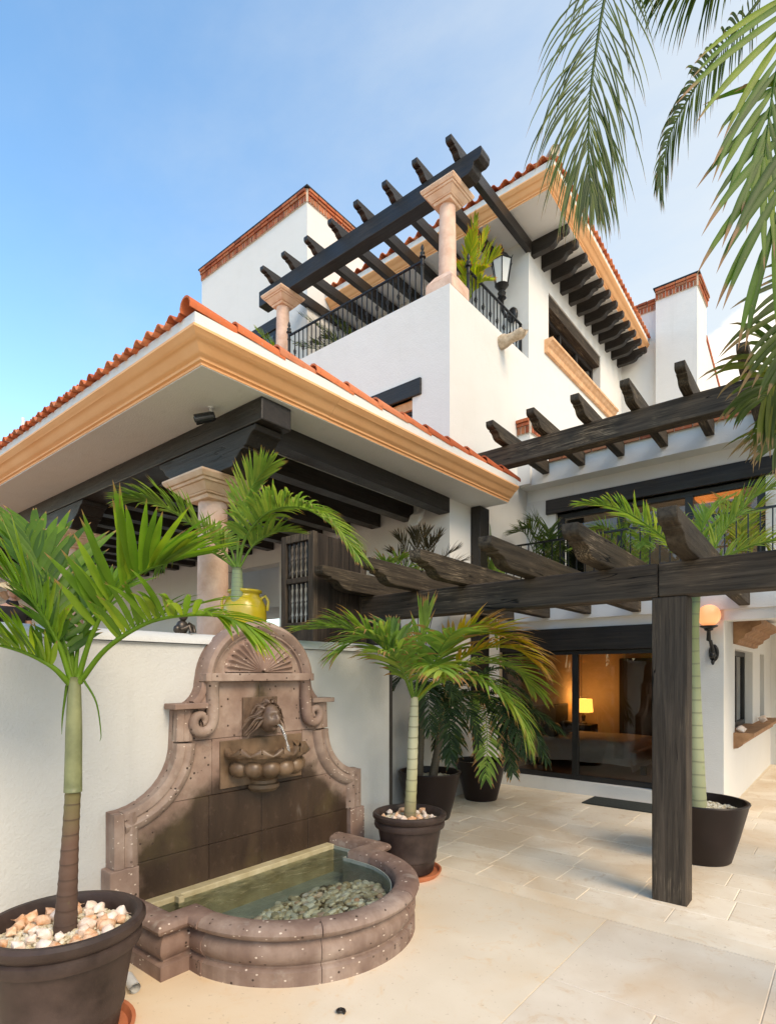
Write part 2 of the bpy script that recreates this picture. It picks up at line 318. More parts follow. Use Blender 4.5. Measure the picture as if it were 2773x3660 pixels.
leaf('leaf_coco', (0.028, 0.055, 0.014), (0.080, 0.125, 0.024), (0.22, 0.23, 0.035), (0.26, 0.17, 0.09))
leaf('leaf_dry', (0.040, 0.034, 0.022), (0.090, 0.074, 0.045), (0.22, 0.16, 0.085))
simple('stem', (0.12, 0.17, 0.035), (0.22, 0.27, 0.06), 0.5, 5)
simple('crownshaft', (0.115, 0.130, 0.060), (0.23, 0.245, 0.115), 0.5, 6, 30, 0.2)
def trunkmat(name, low, mid, top, zlo, zhi, ring=20.0):
    m, t, b, o = nmat(name); v = coords(t, rnd=False)
    z = node(t, 'ShaderNodeSeparateXYZ', {0: v}).outputs['Z']
    n = nz(t, v, 9, 5)
    zz = node(t, 'ShaderNodeMath', {0: z, 1: node(t, 'ShaderNodeMath', {0: n, 1: 0.22}, operation='MULTIPLY').outputs[0]}, operation='ADD').outputs[0]
    c = ramp(t, mrange(t, zz, zlo, zhi, 0, 1, False), [(0.0, low), (0.5, mid), (0.85, top), (1.0, tuple(x * 1.1 for x in top))])
    wv = node(t, 'ShaderNodeTexWave', {'Vector': v, 'Scale': ring / 6.283, 'Distortion': 1.5, 'Detail': 2.0}, bands_direction='Z', wave_profile='SAW').outputs['Fac']
    c = mixc(t, mrange(t, wv, 0.80, 0.97, 0, 0.75), c, tuple(x * 0.45 for x in mid))
    c = mixc(t, mrange(t, nz(t, v, 13, 4), 0.60, 0.72, 0, 0.5), c, top)
    setb(t, b, col=c, rough=0.6); bump(t, b, wv, 0.4, 0.01); MATS[name] = m
trunkmat('trunk_near', (0.070, 0.046, 0.037), (0.120, 0.066, 0.045), (0.16, 0.16, 0.055), 0.0, 1.15, 26.0)
trunkmat('trunk_pale', (0.14, 0.06, 0.045), (0.40, 0.38, 0.20), (0.50, 0.48, 0.32), 0.0, 0.8)
trunkmat('trunk_green', (0.34, 0.35, 0.20), (0.38, 0.40, 0.23), (0.24, 0.29, 0.13), 0.0, 2.2, 16.0)
trunkmat('trunk_dark', (0.075, 0.06, 0.045), (0.10, 0.085, 0.06), (0.06, 0.08, 0.035), 0.0, 1.0, 60.0)
trunkmat('trunk_grey', (0.22, 0.21, 0.17), (0.30, 0.30, 0.24), (0.20, 0.25, 0.13), 0.0, 1.0, 50.0)
# glass: see-through with real reflections
def glass(name, tint, rough=0.0, refl=1.0, base=0.0):
    m, t, b, o = nmat(name)
    tr = node(t, 'ShaderNodeBsdfTransparent', {'Color': (*tint, 1)}); gl = node(t, 'ShaderNodeBsdfGlossy', {'Roughness': rough, 'Color': (refl, refl, refl, 1)})
    fr = node(t, 'ShaderNodeFresnel', {'IOR': 1.5})
    fac = node(t, 'ShaderNodeMath', {0: fr.outputs[0], 1: base}, operation='ADD').outputs[0]
    ms = node(t, 'ShaderNodeMixShader', {0: fac, 1: tr.outputs[0], 2: gl.outputs[0]}); t.links.new(ms.outputs[0], o.inputs[0]); MATS[name] = m
glass('glass', (0.74, 0.74, 0.72)); glass('glass_dark', (0.22, 0.23, 0.24), base=0.10)
def watermat():
    m, t, b, o = nmat('water'); v = coords(t, world=True)
    bn = node(t, 'ShaderNodeBump', {'Height': nz(t, node(t, 'ShaderNodeMapping', {'Vector': v, 'Scale': (14, 7, 7)}).outputs[0], 1.0, 3), 'Strength': 0.55, 'Distance': 0.03})
    tr = node(t, 'ShaderNodeBsdfTransparent', {'Color': (0.84, 0.91, 0.88, 1)}); gl = node(t, 'ShaderNodeBsdfGlossy', {'Roughness': 0.03, 'Normal': bn.outputs[0]})
    fr = node(t, 'ShaderNodeFresnel', {'IOR': 1.33, 'Normal': bn.outputs[0]})
    ms = node(t, 'ShaderNodeMixShader', {0: fr.outputs[0], 1: tr.outputs[0], 2: gl.outputs[0]}); t.links.new(ms.outputs[0], o.inputs[0]); MATS['water'] = m
    m, t, b, o = nmat('water_jet'); setb(t, b, col=(0.9, 0.93, 0.95), rough=0.05, trans=0.85, ior=1.33); MATS['water_jet'] = m
watermat()
def emit(name, col, s, base=(0.8, 0.5, 0.3)):
    m, t, b, o = nmat(name); setb(t, b, col=base, rough=0.35, em=col, es=s); MATS[name] = m
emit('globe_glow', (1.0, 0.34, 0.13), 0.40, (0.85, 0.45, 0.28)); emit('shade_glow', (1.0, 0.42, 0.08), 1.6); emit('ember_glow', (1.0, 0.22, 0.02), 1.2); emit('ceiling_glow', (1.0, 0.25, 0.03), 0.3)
m, t, b, o = nmat('frosted'); setb(t, b, col=(0.80, 0.80, 0.76), rough=0.45, spec=0.3); MATS['frosted'] = m
def pebblemat():
    m, t, b, o = nmat('pebble'); a = node(t, 'ShaderNodeAttribute', attribute_name='leaf'); s = node(t, 'ShaderNodeSeparateColor', {0: a.outputs['Color']})
    c = ramp(t, s.outputs[0], [(0.0, (0.10, 0.08, 0.06)), (0.12, (0.42, 0.33, 0.19)), (0.5, (0.60, 0.53, 0.38)), (0.85, (0.72, 0.69, 0.58)), (0.95, (0.50, 0.20, 0.08)), (1.0, (0.8, 0.8, 0.76))])
    setb(t, b, col=c, rough=0.55); MATS['pebble'] = m
pebblemat()
def paintmat():
    m, t, b, o = nmat('painting'); v = coords(t); setb(t, b, col=ramp(t, nz(t, v, 5, 4, 0.6, 2.0), [(0.35, (0.05, 0.06, 0.05)), (0.5, (0.42, 0.42, 0.34)), (0.7, (0.55, 0.54, 0.45))]), rough=0.5); MATS['painting'] = m
paintmat()

# ------------------------------------------------------------------ mesh helpers (all in drawing units; metres on build)
V = Vector
WLOC = {}
class MB:
    def __init__(s): s.v = []; s.f = []; s.c = None
    def add(s, vs, fs, col=None):
        n = len(s.v); s.v += [tuple(p) for p in vs]; s.f += [tuple(i + n for i in f) for f in fs]
        if col is not None:
            if s.c is None: s.c = []
            s.c += [col] * len(vs) if not isinstance(col, list) else col
        return s
    def box(s, x0, x1, y0, y1, z0, z1):
        return s.add([(x0,y0,z0),(x1,y0,z0),(x1,y1,z0),(x0,y1,z0),(x0,y0,z1),(x1,y0,z1),(x1,y1,z1),(x0,y1,z1)],
                     [(0,3,2,1),(4,5,6,7),(0,1,5,4),(1,2,6,5),(2,3,7,6),(3,0,4,7)])
    def frus(s, cx, cy, z0, z1, a0, b0, a1, b1):   # tapered box
        return s.add([(cx-a0,cy-b0,z0),(cx+a0,cy-b0,z0),(cx+a0,cy+b0,z0),(cx-a0,cy+b0,z0),(cx-a1,cy-b1,z1),(cx+a1,cy-b1,z1),(cx+a1,cy+b1,z1),(cx-a1,cy+b1,z1)],
                     [(0,3,2,1),(4,5,6,7),(0,1,5,4),(1,2,6,5),(2,3,7,6),(3,0,4,7)])
    def prism(s, pts, vec):                      # polygon (3D points) pushed along vec
        n = len(pts); vec = V(vec); a = [V(p) for p in pts]; b = [p + vec for p in a]
        nrm = V((0, 0, 0))
        for i in range(n):
            p, q = a[i], a[(i + 1) % n]; nrm += V(((p.y-q.y)*(p.z+q.z), (p.z-q.z)*(p.x+q.x), (p.x-q.x)*(p.y+q.y)))
        if nrm.dot(vec) > 0: a.reverse(); b.reverse()
        return s.add(a + b, [tuple(range(n)), tuple(range(2*n-1, n-1, -1))] + [(i, n+i, n+(i+1) % n, (i+1) % n) for i in range(n)])
    def grid(s, rows, close_u=False, close_v=False, cols=None):
        nr, nc = len(rows), len(rows[0]); vs = [p for r in rows for p in r]; fs = []
        for i in range(nr - (0 if close_v else 1)):
            for j in range(nc - (0 if close_u else 1)):
                i2, j2 = (i+1) % nr, (j+1) % nc
                fs.append((i*nc+j, i*nc+j2, i2*nc+j2, i2*nc+j))
        return s.add(vs, fs, cols)
    def lathe(s, prof, cx=0, cy=0, z=0, seg=28, a0=0, a1=2*PI, lobes=None, cap=True):
        full = abs(a1 - a0 - 2*PI) < 1e-6; n = seg if full else seg + 1; rows = []
        for r, h in prof:
            row = []
            for k in range(n):
                a = a0 + (a1-a0)*k/seg; rr = r*(1 if not lobes else lobes(a, h))
                row.append((cx + rr*math.cos(a), cy + rr*math.sin(a), z + h))
            rows.append(row)
        s.grid(rows, close_u=full)
        if cap and full:
            m = len(s.v); b = m - n*len(prof)
            if prof[0][0] > 1e-5: s.f.append(tuple(range(b + n - 1, b - 1, -1)))
            if prof[-1][0] > 1e-5: s.f.append(tuple(range(m - n, m)))
        return s
    def tube(s, pts, rad, seg=8, cap=True, flat=None):
        pts = [V(p) for p in pts]; n = len(pts); rows = []
        if not isinstance(rad, (list, tuple)): rad = [rad]*n
        t0 = (pts[1]-pts[0]).normalized(); ref = V((0,0,1)) if abs(t0.z) < 0.9 else V((1,0,0))
        for i, p in enumerate(pts):
            t = (pts[min(i+1, n-1)] - pts[max(i-1, 0)]).normalized()
            x = t.cross(ref).normalized(); y = x.cross(t).normalized(); ref = y
            rows.append([tuple(p + (x*math.cos(2*PI*k/seg) + y*math.sin(2*PI*k/seg))*rad[i]) for k in range(seg)])
        b = len(s.v); s.grid(rows, close_u=True)
        if cap:
            s.f.append(tuple(range(b, b+seg))); m = len(s.v); s.f.append(tuple(range(m-1, m-seg-1, -1)))
        return s
    def ball(s, c, r, seg=14, rings=8, fn=None):
        if not isinstance(r, (list, tuple)): r = (r, r, r)
        rows = []
        for i in range(rings+1):
            th = PI*i/rings; row = []
            for k in range(seg):
                a = 2*PI*k/seg; d = V((math.sin(th)*math.cos(a), math.sin(th)*math.sin(a), -math.cos(th)))
                if i in (0, rings): d = V((0, 0, -1 if i == 0 else 1))
                q = fn(d) if fn else 1.0
                row.append((c[0]+d.x*r[0]*q, c[1]+d.y*r[1]*q, c[2]+d.z*r[2]*q))
            rows.append(row)
        return s.grid(rows, close_u=True)
def build(mb, name, mat, parent=None, smooth=False, bevel=0.0, origin=None, kind=None, seg=2, auto=None):
    vs = mb.v
    if origin is None:
        xs = [p[0] for p in vs]; ys = [p[1] for p in vs]; zs = [p[2] for p in vs]
        origin = ((min(xs)+max(xs))/2, (min(ys)+max(ys))/2, min(zs))
    o3 = V(origin)
    me = bpy.data.meshes.new(name); me.from_pydata([tuple((V(p)-o3)*U) for p in vs], [], mb.f); me.validate(); me.update()
    if mb.c is not None and len(mb.c) == len(me.vertices):
        at_ = me.attributes.new('leaf', 'FLOAT_COLOR', 'POINT')
        for i, c in enumerate(mb.c): at_.data[i].color = (*c, 1.0)
    me.materials.append(MATS[mat] if isinstance(mat, str) else mat)
    if smooth:
        me.polygons.foreach_set('use_smooth', [True]*len(me.polygons))
        if smooth == 'auto': me.set_sharp_from_angle(angle=R(38))
    ob = bpy.data.objects.new(name, me); COL.objects.link(ob)
    put(ob, o3, parent)
    if bevel:
        bv = ob.modifiers.new('bevel', 'BEVEL'); bv.width = bevel*U; bv.segments = seg; bv.limit_method = 'ANGLE'; bv.angle_limit = R(35)
    if kind: ob['kind'] = kind
    return ob
def put(ob, o3, parent=None):
    wl = V(o3)*U; WLOC[ob.name] = wl
    if parent is not None:
        ob.parent = parent; ob.location = wl - WLOC[parent.name]
    else: ob.location = wl
def tag(o, label, cat, group=None):
    o['label'] = label; o['category'] = cat
    if group: o['group'] = group
    return o
def thing(name, label, cat, loc=(0, 0, 0), group=None):
    o = bpy.data.objects.new(name, None); COL.objects.link(o); o.empty_display_size = 0.1
    put(o, V(loc)); return tag(o, label, cat, group)
def part(name, mesh, loc, parent, rot=None, scale=None):       # another object on shared mesh data
    o = bpy.data.objects.new(name, mesh); COL.objects.link(o); put(o, V(loc), parent)
    if rot is not None: o.rotation_euler = rot
    if scale is not None: o.scale = scale if not isinstance(scale, (int, float)) else (scale,)*3
    return o
def copy_tree(src, loc=None, rotz=None, scale=None, label=None, parent=None):
    c = src.copy(); COL.objects.link(c)
    if parent is not None: c.parent = parent
    if loc is not None: put(c, V(loc))
    if rotz is not None: c.rotation_euler = (0, 0, rotz)
    if scale is not None: c.scale = (scale,)*3
    if label: c['label'] = label
    for ch in src.children: copy_tree(ch, parent=c)
    return c
def box_part(name, mat, parent, x0, x1, y0, y1, z0, z1, bevel=0.0, **k):
    return build(MB().box(x0, x1, y0, y1, z0, z1), name, mat, parent, bevel=bevel, **k)
def mesh_only(mb, name, mat, smooth=False):
    o = build(mb, name, mat, smooth=smooth, origin=(0, 0, 0)); me = o.data; bpy.data.objects.remove(o); return me
def sweep(path, prof, closed=False, ends=True):     # prof: (outward, z) swept along plan path; outward is to the right of travel
    n = len(path); P = [V((p[0], p[1])) for p in path]; mb = MB(); rows = []
    for i in range(n):
        a = P[i] - P[i-1] if (i or closed) else None
        b = P[(i+1) % n] - P[i] if (i < n-1 or closed) else None
        ns = [V((d.y, -d.x)).normalized() for d in (a, b) if d is not None]
        if len(ns) == 2:
            m = (ns[0]+ns[1]).normalized(); m = m / max(0.3, m.dot(ns[0]))
        else: m = ns[0]
        rows.append([(P[i].x + m.x*o, P[i].y + m.y*o, z) for o, z in prof])
    mb.grid(rows, close_v=closed)
    if ends and not closed:
        k = len(prof); mb.f.append(tuple(range(k-1, -1, -1))); mb.f.append(tuple(range((n-1)*k, n*k)))
    return mb
rnd = random.Random(7)

# ------------------------------------------------------------------ the setting
g = box_part('ground', 'earth', None, -160, 160, -160, 160, -0.4, -0.10); g['kind'] = 'structure'
fl = box_part('courtyard_floor', 'grout', None, -4.6, 6.0, -3.5, 16.0, -0.10, -0.004); fl['kind'] = 'structure'
pav_meshes = {}
def paver_piece(x0, x1, y0, y1, mat, z=0.0):
    gp = 0.0022 if mat != 'slab_stone' else 0.0014; w_, l_ = x1-x0-2*gp, y1-y0-2*gp; key = (round(w_, 3), round(l_, 3), mat)
    if key not in pav_meshes:
        mb = MB().box(-w_/2, w_/2, -l_/2, l_/2, -0.05, -0.003).add([(-w_/2,-l_/2,-0.003),(w_/2,-l_/2,-0.003),(w_/2,l_/2,-0.003),(-w_/2,l_/2,-0.003),(-w_/2+.004,-l_/2+.004,0),(w_/2-.004,-l_/2+.004,0),(w_/2-.004,l_/2-.004,0),(-w_/2+.004,l_/2-.004,0)],[(0,1,5,4),(1,2,6,5),(2,3,7,6),(3,0,4,7),(4,5,6,7)])
        mb.f.remove((4,5,6,7)); pav_meshes[key] = mesh_only(mb, 'paver', mat)
    part('paver', pav_meshes[key], ((x0+x1)/2, (y0+y1)/2, z + rnd.uniform(-.0015, .0015)), fl)
# courtyard pavers in rows along the house, French-pattern lengths
y = 4.12
row = 0
while y < 7.70:
    hgt = [0.30, 0.40, 0.30, 0.36][row % 4]; y1 = min(y+hgt, 7.78); x = -4.19 - [0.0, 0.22, 0.38, 0.12][row % 4]
    while x < 1.6:
        l = rnd.choice([0.42, 0.60, 0.60, 0.74]); paver_piece(max(x, -4.19), min(x+l, 1.7), y, y1, 'travertine'); x += l
    y = y1; row += 1
# passage beside the house
y = 7.80
while y < 12.6:
    x = -1.18
    off = rnd.choice([0.3, 0.5, 0.6])
    while x < 1.6:
        paver_piece(x, min(x+off, 1.7), y, y+0.40, 'travertine'); x += off; off = rnd.choice([0.45, 0.6])
    y += 0.40
# smoother strip and concrete apron near the fountain, big slabs on the right
box_part('concrete_apron', 'concrete', fl, -4.6, -1.303, -3.4, 3.92, -0.06, 0.0)
box_part('concrete_strip', 'concrete', fl, -4.6, 4.0, 3.924, 4.118, -0.06, 0.001)
y = 3.92; row = 0
while y > -1.6:
    x = -1.30
    while x < 1.9:
        l = 0.95 if not (row % 2 and x < -1.2) else 0.55
        paver_piece(x, x+l, y-0.95, y, 'slab_stone'); x += l
    y -= 0.95; row += 1
# raised terrace behind the garden wall
tf = build(MB().prism([(-30, -3, 0), (-3.66, -3, 0), (-3.66, 4.38, 0), (-4.45, 4.38, 0), (-4.45, 6.40, 0), (-30, 6.40, 0)], (0, 0, 1.22)), 'terrace', 'terrace_tile', kind='structure')

# ------------------------------------------------------------------ garden wall
gw = thing('garden_wall', 'low white stucco wall with a rounded coping behind the stone fountain', 'wall', (-3.56, 1.5, 0))
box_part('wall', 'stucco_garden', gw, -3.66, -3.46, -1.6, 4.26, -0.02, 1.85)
cap = MB(); rows = []
for i in range(60):
    yy = -1.6 + i*(5.86/59); row = []
    for k in range(11):
        a = PI*k/10; j = 0.006*mnoise.noise(V((yy*5, k*.5, 3)))
        row.append((-3.56 + (0.128+j)*math.cos(a), yy, 1.855 + (0.075+j)*math.sin(a)))
    rows.append(row)
cap.grid(rows); cap.f += [tuple(range(11)), tuple(range(59*11+10, 59*11-1, -1))]
build(cap, 'coping', 'stucco_garden', gw, smooth=True)
rw = thing('retaining_wall', 'white terrace wall behind the potted palms, left of the glass door', 'wall', (-4.3, 6, 0))
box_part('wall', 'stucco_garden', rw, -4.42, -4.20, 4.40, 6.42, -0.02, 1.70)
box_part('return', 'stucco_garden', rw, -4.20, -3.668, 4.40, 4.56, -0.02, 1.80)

# ------------------------------------------------------------------ bricks
BRK = {}
def brick(dx, dy, dz):
    k = (dx, dy, dz)
    if k not in BRK:
        BRK[k] = mesh_only(MB().box(-dx/2, dx/2, -dy/2, dy/2, 0, dz), 'brick', 'brick')
    return BRK[k]
def coping(parent, axis, a0, a1, c, sgn, z0, sold=True, proj=0.0):
    # one face of a brick coping. axis 'x': runs along x at y=c facing sgn*y; axis 'y': runs along y at x=c facing sgn*x
    z = z0
    def lay(L, gap, hgt, out, dep=0.09):
        nonlocal z
        n = max(1, round((a1-a0)/(L+gap))); st = (a1-a0)/n; Lb = st-gap
        for i in range(n):
            a = a0 + st*(i+.5); cc = c + sgn*(out-dep/2) + sgn*rnd.uniform(-.004, .004)
            if axis == 'x': part('brick', brick(round(Lb, 3), dep, hgt), (a, cc, z), parent)
            else: part('brick', brick(dep, round(Lb, 3), hgt), (cc, a, z), parent)
        z += hgt + 0.010
    m = MB(); d0, d1 = sorted((c - sgn*0.06, c + sgn*(0.022+proj)))
    tot = (0.115 if sold else 0) + 0.125
    if axis == 'x': m.box(a0-.001, a1+.001, d0, d1, z0-0.004, z0+tot)
    else: m.box(d0, d1, a0-.001, a1+.001, z0-0.004, z0+tot)
    build(m, 'mortar', 'mortar', parent)
    if sold: lay(0.055, 0.016, 0.105, 0.030+proj)
    lay(0.21, 0.014, 0.048, 0.052+proj)
    lay(0.21, 0.014, 0.048, 0.070+proj)
    return z

# ------------------------------------------------------------------ main house: white stucco volumes, openings, eaves
house = thing('house', 'white stucco house with tiled eaves, brick copings and timber lintels', 'house', (-4.2, 10, 0))
hw = lambda *a, **k: box_part('wall', k.pop('mat', 'stucco'), house, *a, **k)
BX, BY = -4.20, 6.45
# balcony block: solid walls around a hollow; parapet 6.87
hw(-9.2, -7.70, BY, BY+0.25, 1.22, 1.30)                               # sill of the terrace doorway
hw(-7.66, BX, BY, BY+0.25, -0.02, 4.30)                                # wall behind the veranda, right of the doorway
hw(-30, -9.2, BY, BY+0.25, 1.0, 4.30); hw(-9.2, -7.66, BY, BY+0.25, 3.57, 4.30)
hw(-12, -5.80, BY, BY+0.25, 4.30, 5.53); hw(-4.82, BX, BY, BY+0.25, 4.30, 5.53); hw(-5.80, -4.82, BY, BY+0.25, 4.30, 4.55)
hw(-12, BX, BY, BY+0.25, 5.53, 6.87)
hw(BX-0.25, BX, BY+0.25, 7.82, -0.02, 4.30); hw(BX-0.25, BX, BY+0.25, 8.83, 4.30, 6.87)
hw(BX-0.25, BX, 7.82, 9.0, 2.30, 4.30)
hw(-8.1, BX-0.25, BY+0.25, 8.83, 5.95, 6.05, mat='soffit')               # balcony floor
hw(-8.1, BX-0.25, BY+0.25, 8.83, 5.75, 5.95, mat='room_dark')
# upper wing: -Y wall and +X wall with the long window
hw(-8.1, BX, 8.83, 9.08, 5.95, 8.86)
hw(BX-0.25, BX, 9.08, 9.62, 4.30, 8.86); hw(BX-0.25, BX, 12.26, 13.68, 4.30, 8.86)
hw(BX-0.25, BX, 9.62, 12.26, 4.30, 7.46); hw(BX-0.25, BX, 9.62, 12.26, 8.38, 8.86)
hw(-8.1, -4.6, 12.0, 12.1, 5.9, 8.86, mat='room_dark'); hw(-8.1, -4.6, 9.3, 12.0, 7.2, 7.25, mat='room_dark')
# far return wall beyond the wing
hw(BX-0.25, -3.42, 13.68, 13.95, 2.3, 9.78)
# second floor behind the small balcony
hw(-3.70, 1.0, 8.75, 9.0, 4.20, 4.46); hw(BX-0.02, -3.70, 8.751, 9.0, 2.55, 4.46); hw(-0.9, 1.0, 8.75, 9.0, 2.55, 4.20)
hw(-4.19, 1.0, 8.48, 9.4, 4.64, 4.93)                                   # projecting roof-edge band
hw(-4.19, 1.0, 8.75, 9.0, 4.46, 4.642, mat='soffit')
hw(BX, -3.98, 8.42, 8.478, 4.66, 5.46); hw(BX, -3.98, 8.478, 9.3, 4.93, 5.46)       # little pier by the wall
# balcony slab band over the ground floor
hw(BX, 1.0, 7.78, 8.75, 2.42, 2.74)
# ground floor front: lintel wall, pier, passage header
hw(BX, -1.22, 7.86, 8.05, 2.30, 2.42, mat='soffit')
hw(-1.96, -1.22, 7.80, 8.05, -0.02, 2.30); hw(-1.22, 1.0, 7.80, 8.05, 2.29, 2.42)
# passage side wall with window opening; end wall
PX = -1.22
hw(PX-0.2, PX, 8.05, 8.60, -0.02, 2.42); hw(PX-0.2, PX, 8.60, 11.9, -0.02, 0.86); hw(PX-0.2, PX, 8.60, 10.25, 1.98, 2.42)
hw(PX-0.2, PX, 10.25, 11.1, 0.86, 2.42); hw(PX-0.2, PX, 11.1, 11.65, 1.98, 2.42); hw(PX-0.2, PX, 11.65, 12.6, 0.86, 2.42); hw(PX-0.2, PX, 11.9, 12.6, -0.02, 0.86)
hw(PX, 1.0, 12.6, 12.8, 1.98, 2.42); hw(PX-0.2, -1.10, 12.6, 12.8, -0.02, 1.98)
hw(PX, 1.0, 8.05, 12.6, 2.42, 2.50, mat='soffit')
# door step
box_part('door_step', 'stucco', house, BX+0.0, -2.02, 7.79, 7.90, -0.02, 0.165)
# lintels
def lintel(x0, x1, y0, y1, z0, z1, mat='wood_x', bv=0.008): return box_part('lintel', mat, house, x0, x1, y0, y1, z0, z1, bevel=bv)
lintel(BX, -1.955, 7.828, 8.0, 1.985, 2.298)
lintel(-3.85, -0.7, 8.70, 8.9, 4.20, 4.43)
lintel(-5.98, -4.66, BY-0.035, BY+0.2, 5.53, 5.76)
lintel(BX-0.2, BX-0.02, 9.60, 12.28, 8.17, 8.38, 'worn_y')
# window in the balcony block
def window(x0, x1, y0, z0, z1, axis='x', n=1, fr=0.05, frame='black_frame', gl='glass_dark', name='window', rails=()):
    m = MB()
    if axis == 'x':
        for a, b_, c, d in ((x0, x1, z0, z0+fr), (x0, x1, z1-fr, z1), (x0, x0+fr, z0+fr, z1-fr), (x1-fr, x1, z0+fr, z1-fr)): m.box(a, b_, y0, y0+fr, c, d)
        f = build(m, name, frame, house, bevel=0.004)
        for i in range(n):
            a = x0+fr + (x1-x0-2*fr)*i/n; b_ = x0+fr + (x1-x0-2*fr)*(i+1)/n
            box_part('pane', gl, f, a+.004, b_-.004, y0+fr*.4, y0+fr*.4+.006, z0+fr, z1-fr)
            if i: box_part('mullion', frame, f, a-fr*.5, a+fr*.5, y0-0.003, y0+fr+.003, z0+fr, z1-fr)
    else:
        for a, b_, c, d in ((x0, x1, z0, z0+fr), (x0, x1, z1-fr, z1), (x0, x0+fr, z0+fr, z1-fr), (x1-fr, x1, z0+fr, z1-fr)): m.box(y0-fr, y0, a, b_, c, d)
        f = build(m, name, frame, house, bevel=0.004)
        for i in range(n):
            a = x0+fr + (x1-x0-2*fr)*i/n; b_ = x0+fr + (x1-x0-2*fr)*(i+1)/n
            box_part('pane', gl, f, y0-fr*.4-.006, y0-fr*.4, a+.004, b_-.004, z0+fr, z1-fr)
            if i: box_part('mullion', frame, f, y0-fr-.003, y0+0.003, a-fr*.5, a+fr*.5, z0+fr, z1-fr)
    return f
window(-5.80, -4.82, BY+0.10, 4.55, 5.40, frame='wood_x'); box_part('window_head', 'sill_stone', house, -5.80, -4.82, BY+0.06, BY+0.2, 5.402, 5.528)
window(9.62, 12.26, BX-0.16, 7.46, 8.16, axis='y', n=3, fr=0.07, frame='wood_y')
def ledge(y0, y1, prof, name, mat, x=-1.22):
    m = MB(); m.grid([[(x + o, yy, z) for o, z in prof] for yy in (y0, y1)]); k = len(prof)
    m.f += [tuple(range(k)), tuple(range(2*k-1, k-1, -1))]
    return build(m, name, mat, house, bevel=0.004)
ledge(9.44, 12.95, [(-0.15, 7.465), (0.16, 7.465), (0.16, 7.42), (0.13, 7.41), (0.10, 7.36), (0.07, 7.33), (0.06, 7.28), (0.05, 7.25), (0.002, 7.24), (0.002, 7.461), (-0.15, 7.461)], 'window_sill', 'sill_stone', BX)
# passage windows, stone hood and long stone sill
window(8.60, 10.25, PX-0.10, 0.90, 1.98, axis='y', n=2, fr=0.07); window(11.1, 11.65, PX-0.10, 0.90, 1.98, axis='y', n=1, fr=0.06)
ledge(8.48, 11.85, [(-0.09, 0.90), (0.22, 0.90), (0.22, 0.862), (0.17, 0.855), (0.16, 0.82), (0.11, 0.79), (0.10, 0.75), (0.05, 0.71), (0.002, 0.70), (0.002, 0.861), (-0.09, 0.861)], 'stone_sill', 'brown_stone')
ledge(8.46, 10.35, [(0.002, 2.04), (0.05, 2.05), (0.06, 2.09), (0.12, 2.12), (0.13, 2.16), (0.20, 2.20), (0.21, 2.24), (0.30, 2.28), (0.30, 2.36), (0.002, 2.36)], 'stone_hood', 'brown_stone')
# end door of the passage
d = box_part('door', 'black_frame', house, -1.10, 0.4, 12.62, 12.70, -0.01, 1.98, bevel=0.01); box_part('door_pane', 'room_wall', d, -1.0, -0.42, 12.60, 12.617, 0.25, 1.9); box_part('door_frame', 'room_dark', d, -1.10, -1.04, 12.57, 12.618, -0.01, 1.97)
# sliding glass door with the bedroom behind it
sdr = MB(); Y0 = 7.90
for a in ((-4.19, -1.97, 0.165, 0.235), (-4.19, -1.97, 1.925, 1.984), (-4.19, -4.13, 0.235, 1.925), (-2.03, -1.97, 0.235, 1.925)): sdr.box(a[0], a[1], Y0, Y0+0.07, a[2], a[3])
sd_ = build(sdr, 'sliding_door', 'black_frame', house, bevel=0.004)
box_part('door_stile', 'black_frame', sd_, -3.10, -3.02, Y0-0.006, Y0+0.06, 0.236, 1.924)
box_part('glass_pane', 'glass', sd_, -4.13, -3.10, Y0+0.02, Y0+0.028, 0.235, 1.925); box_part('glass_pane', 'glass', sd_, -3.02, -2.03, Y0+0.04, Y0+0.048, 0.235, 1.925)
rm = lambda n, mt, *a: box_part(n, mt, house, *a)
rm('room_floor', 'room_floor', -4.195, -1.43, 7.98, 11.2, 0.10, 0.17); rm('room_wall', 'room_wall', -4.195, -1.43, 11.2, 11.3, 0.17, 2.30); rm('room_wall', 'room_wall', -4.30, -4.20, 7.83, 11.3, 0.17, 2.30); rm('room_wall', 'room_wall', -1.60, -1.43, 8.06, 11.2, 0.17, 2.30); rm('room_ceiling', 'room_wall', -4.195, -1.43, 8.06, 11.2, 2.25, 2.30)
rm('wardrobe_niche', 'room_dark', -3.45, -2.45, 11.10, 11.198, 0.17, 1.95)
# lit room behind the balcony door upstairs
rm('room_wall', 'pale_room', -4.19, 0.5, 11.0, 11.1, 2.74, 4.46); rm('room_ceiling', 'ceiling_glow', -1.9, -1.3, 9.3, 10.0, 4.30, 4.33); rm('room_ceiling', 'pale_room', -4.19, 0.5, 9.0, 11.0, 4.40, 4.46)  # small glowing panel stands in for orange lamplight on the ceiling
bd = MB()
for a in ((-3.70, -0.9, 2.74, 2.80), (-3.70, -0.9, 4.12, 4.20), (-3.70, -3.60, 2.80, 4.12), (-1.0, -0.9, 2.80, 4.12)): bd.box(a[0], a[1], 8.82, 8.90, a[2], a[3])
bdo = build(bd, 'balcony_door', 'black_frame', house, bevel=0.004)
for xx in (-2.72, -1.80): box_part('door_stile', 'black_frame', bdo, xx-0.05, xx+0.05, 8.815, 8.905, 2.80, 4.12)
for a, b_ in ((-3.60, -2.77), (-2.67, -1.85), (-1.75, -1.0)): box_part('glass_pane', 'glass', bdo, a, b_, 8.85, 8.856, 2.80, 4.12)
box_part('door_shutter', 'wood_z', bdo, -3.58, -3.30, 8.87, 8.90, 2.80, 4.10)

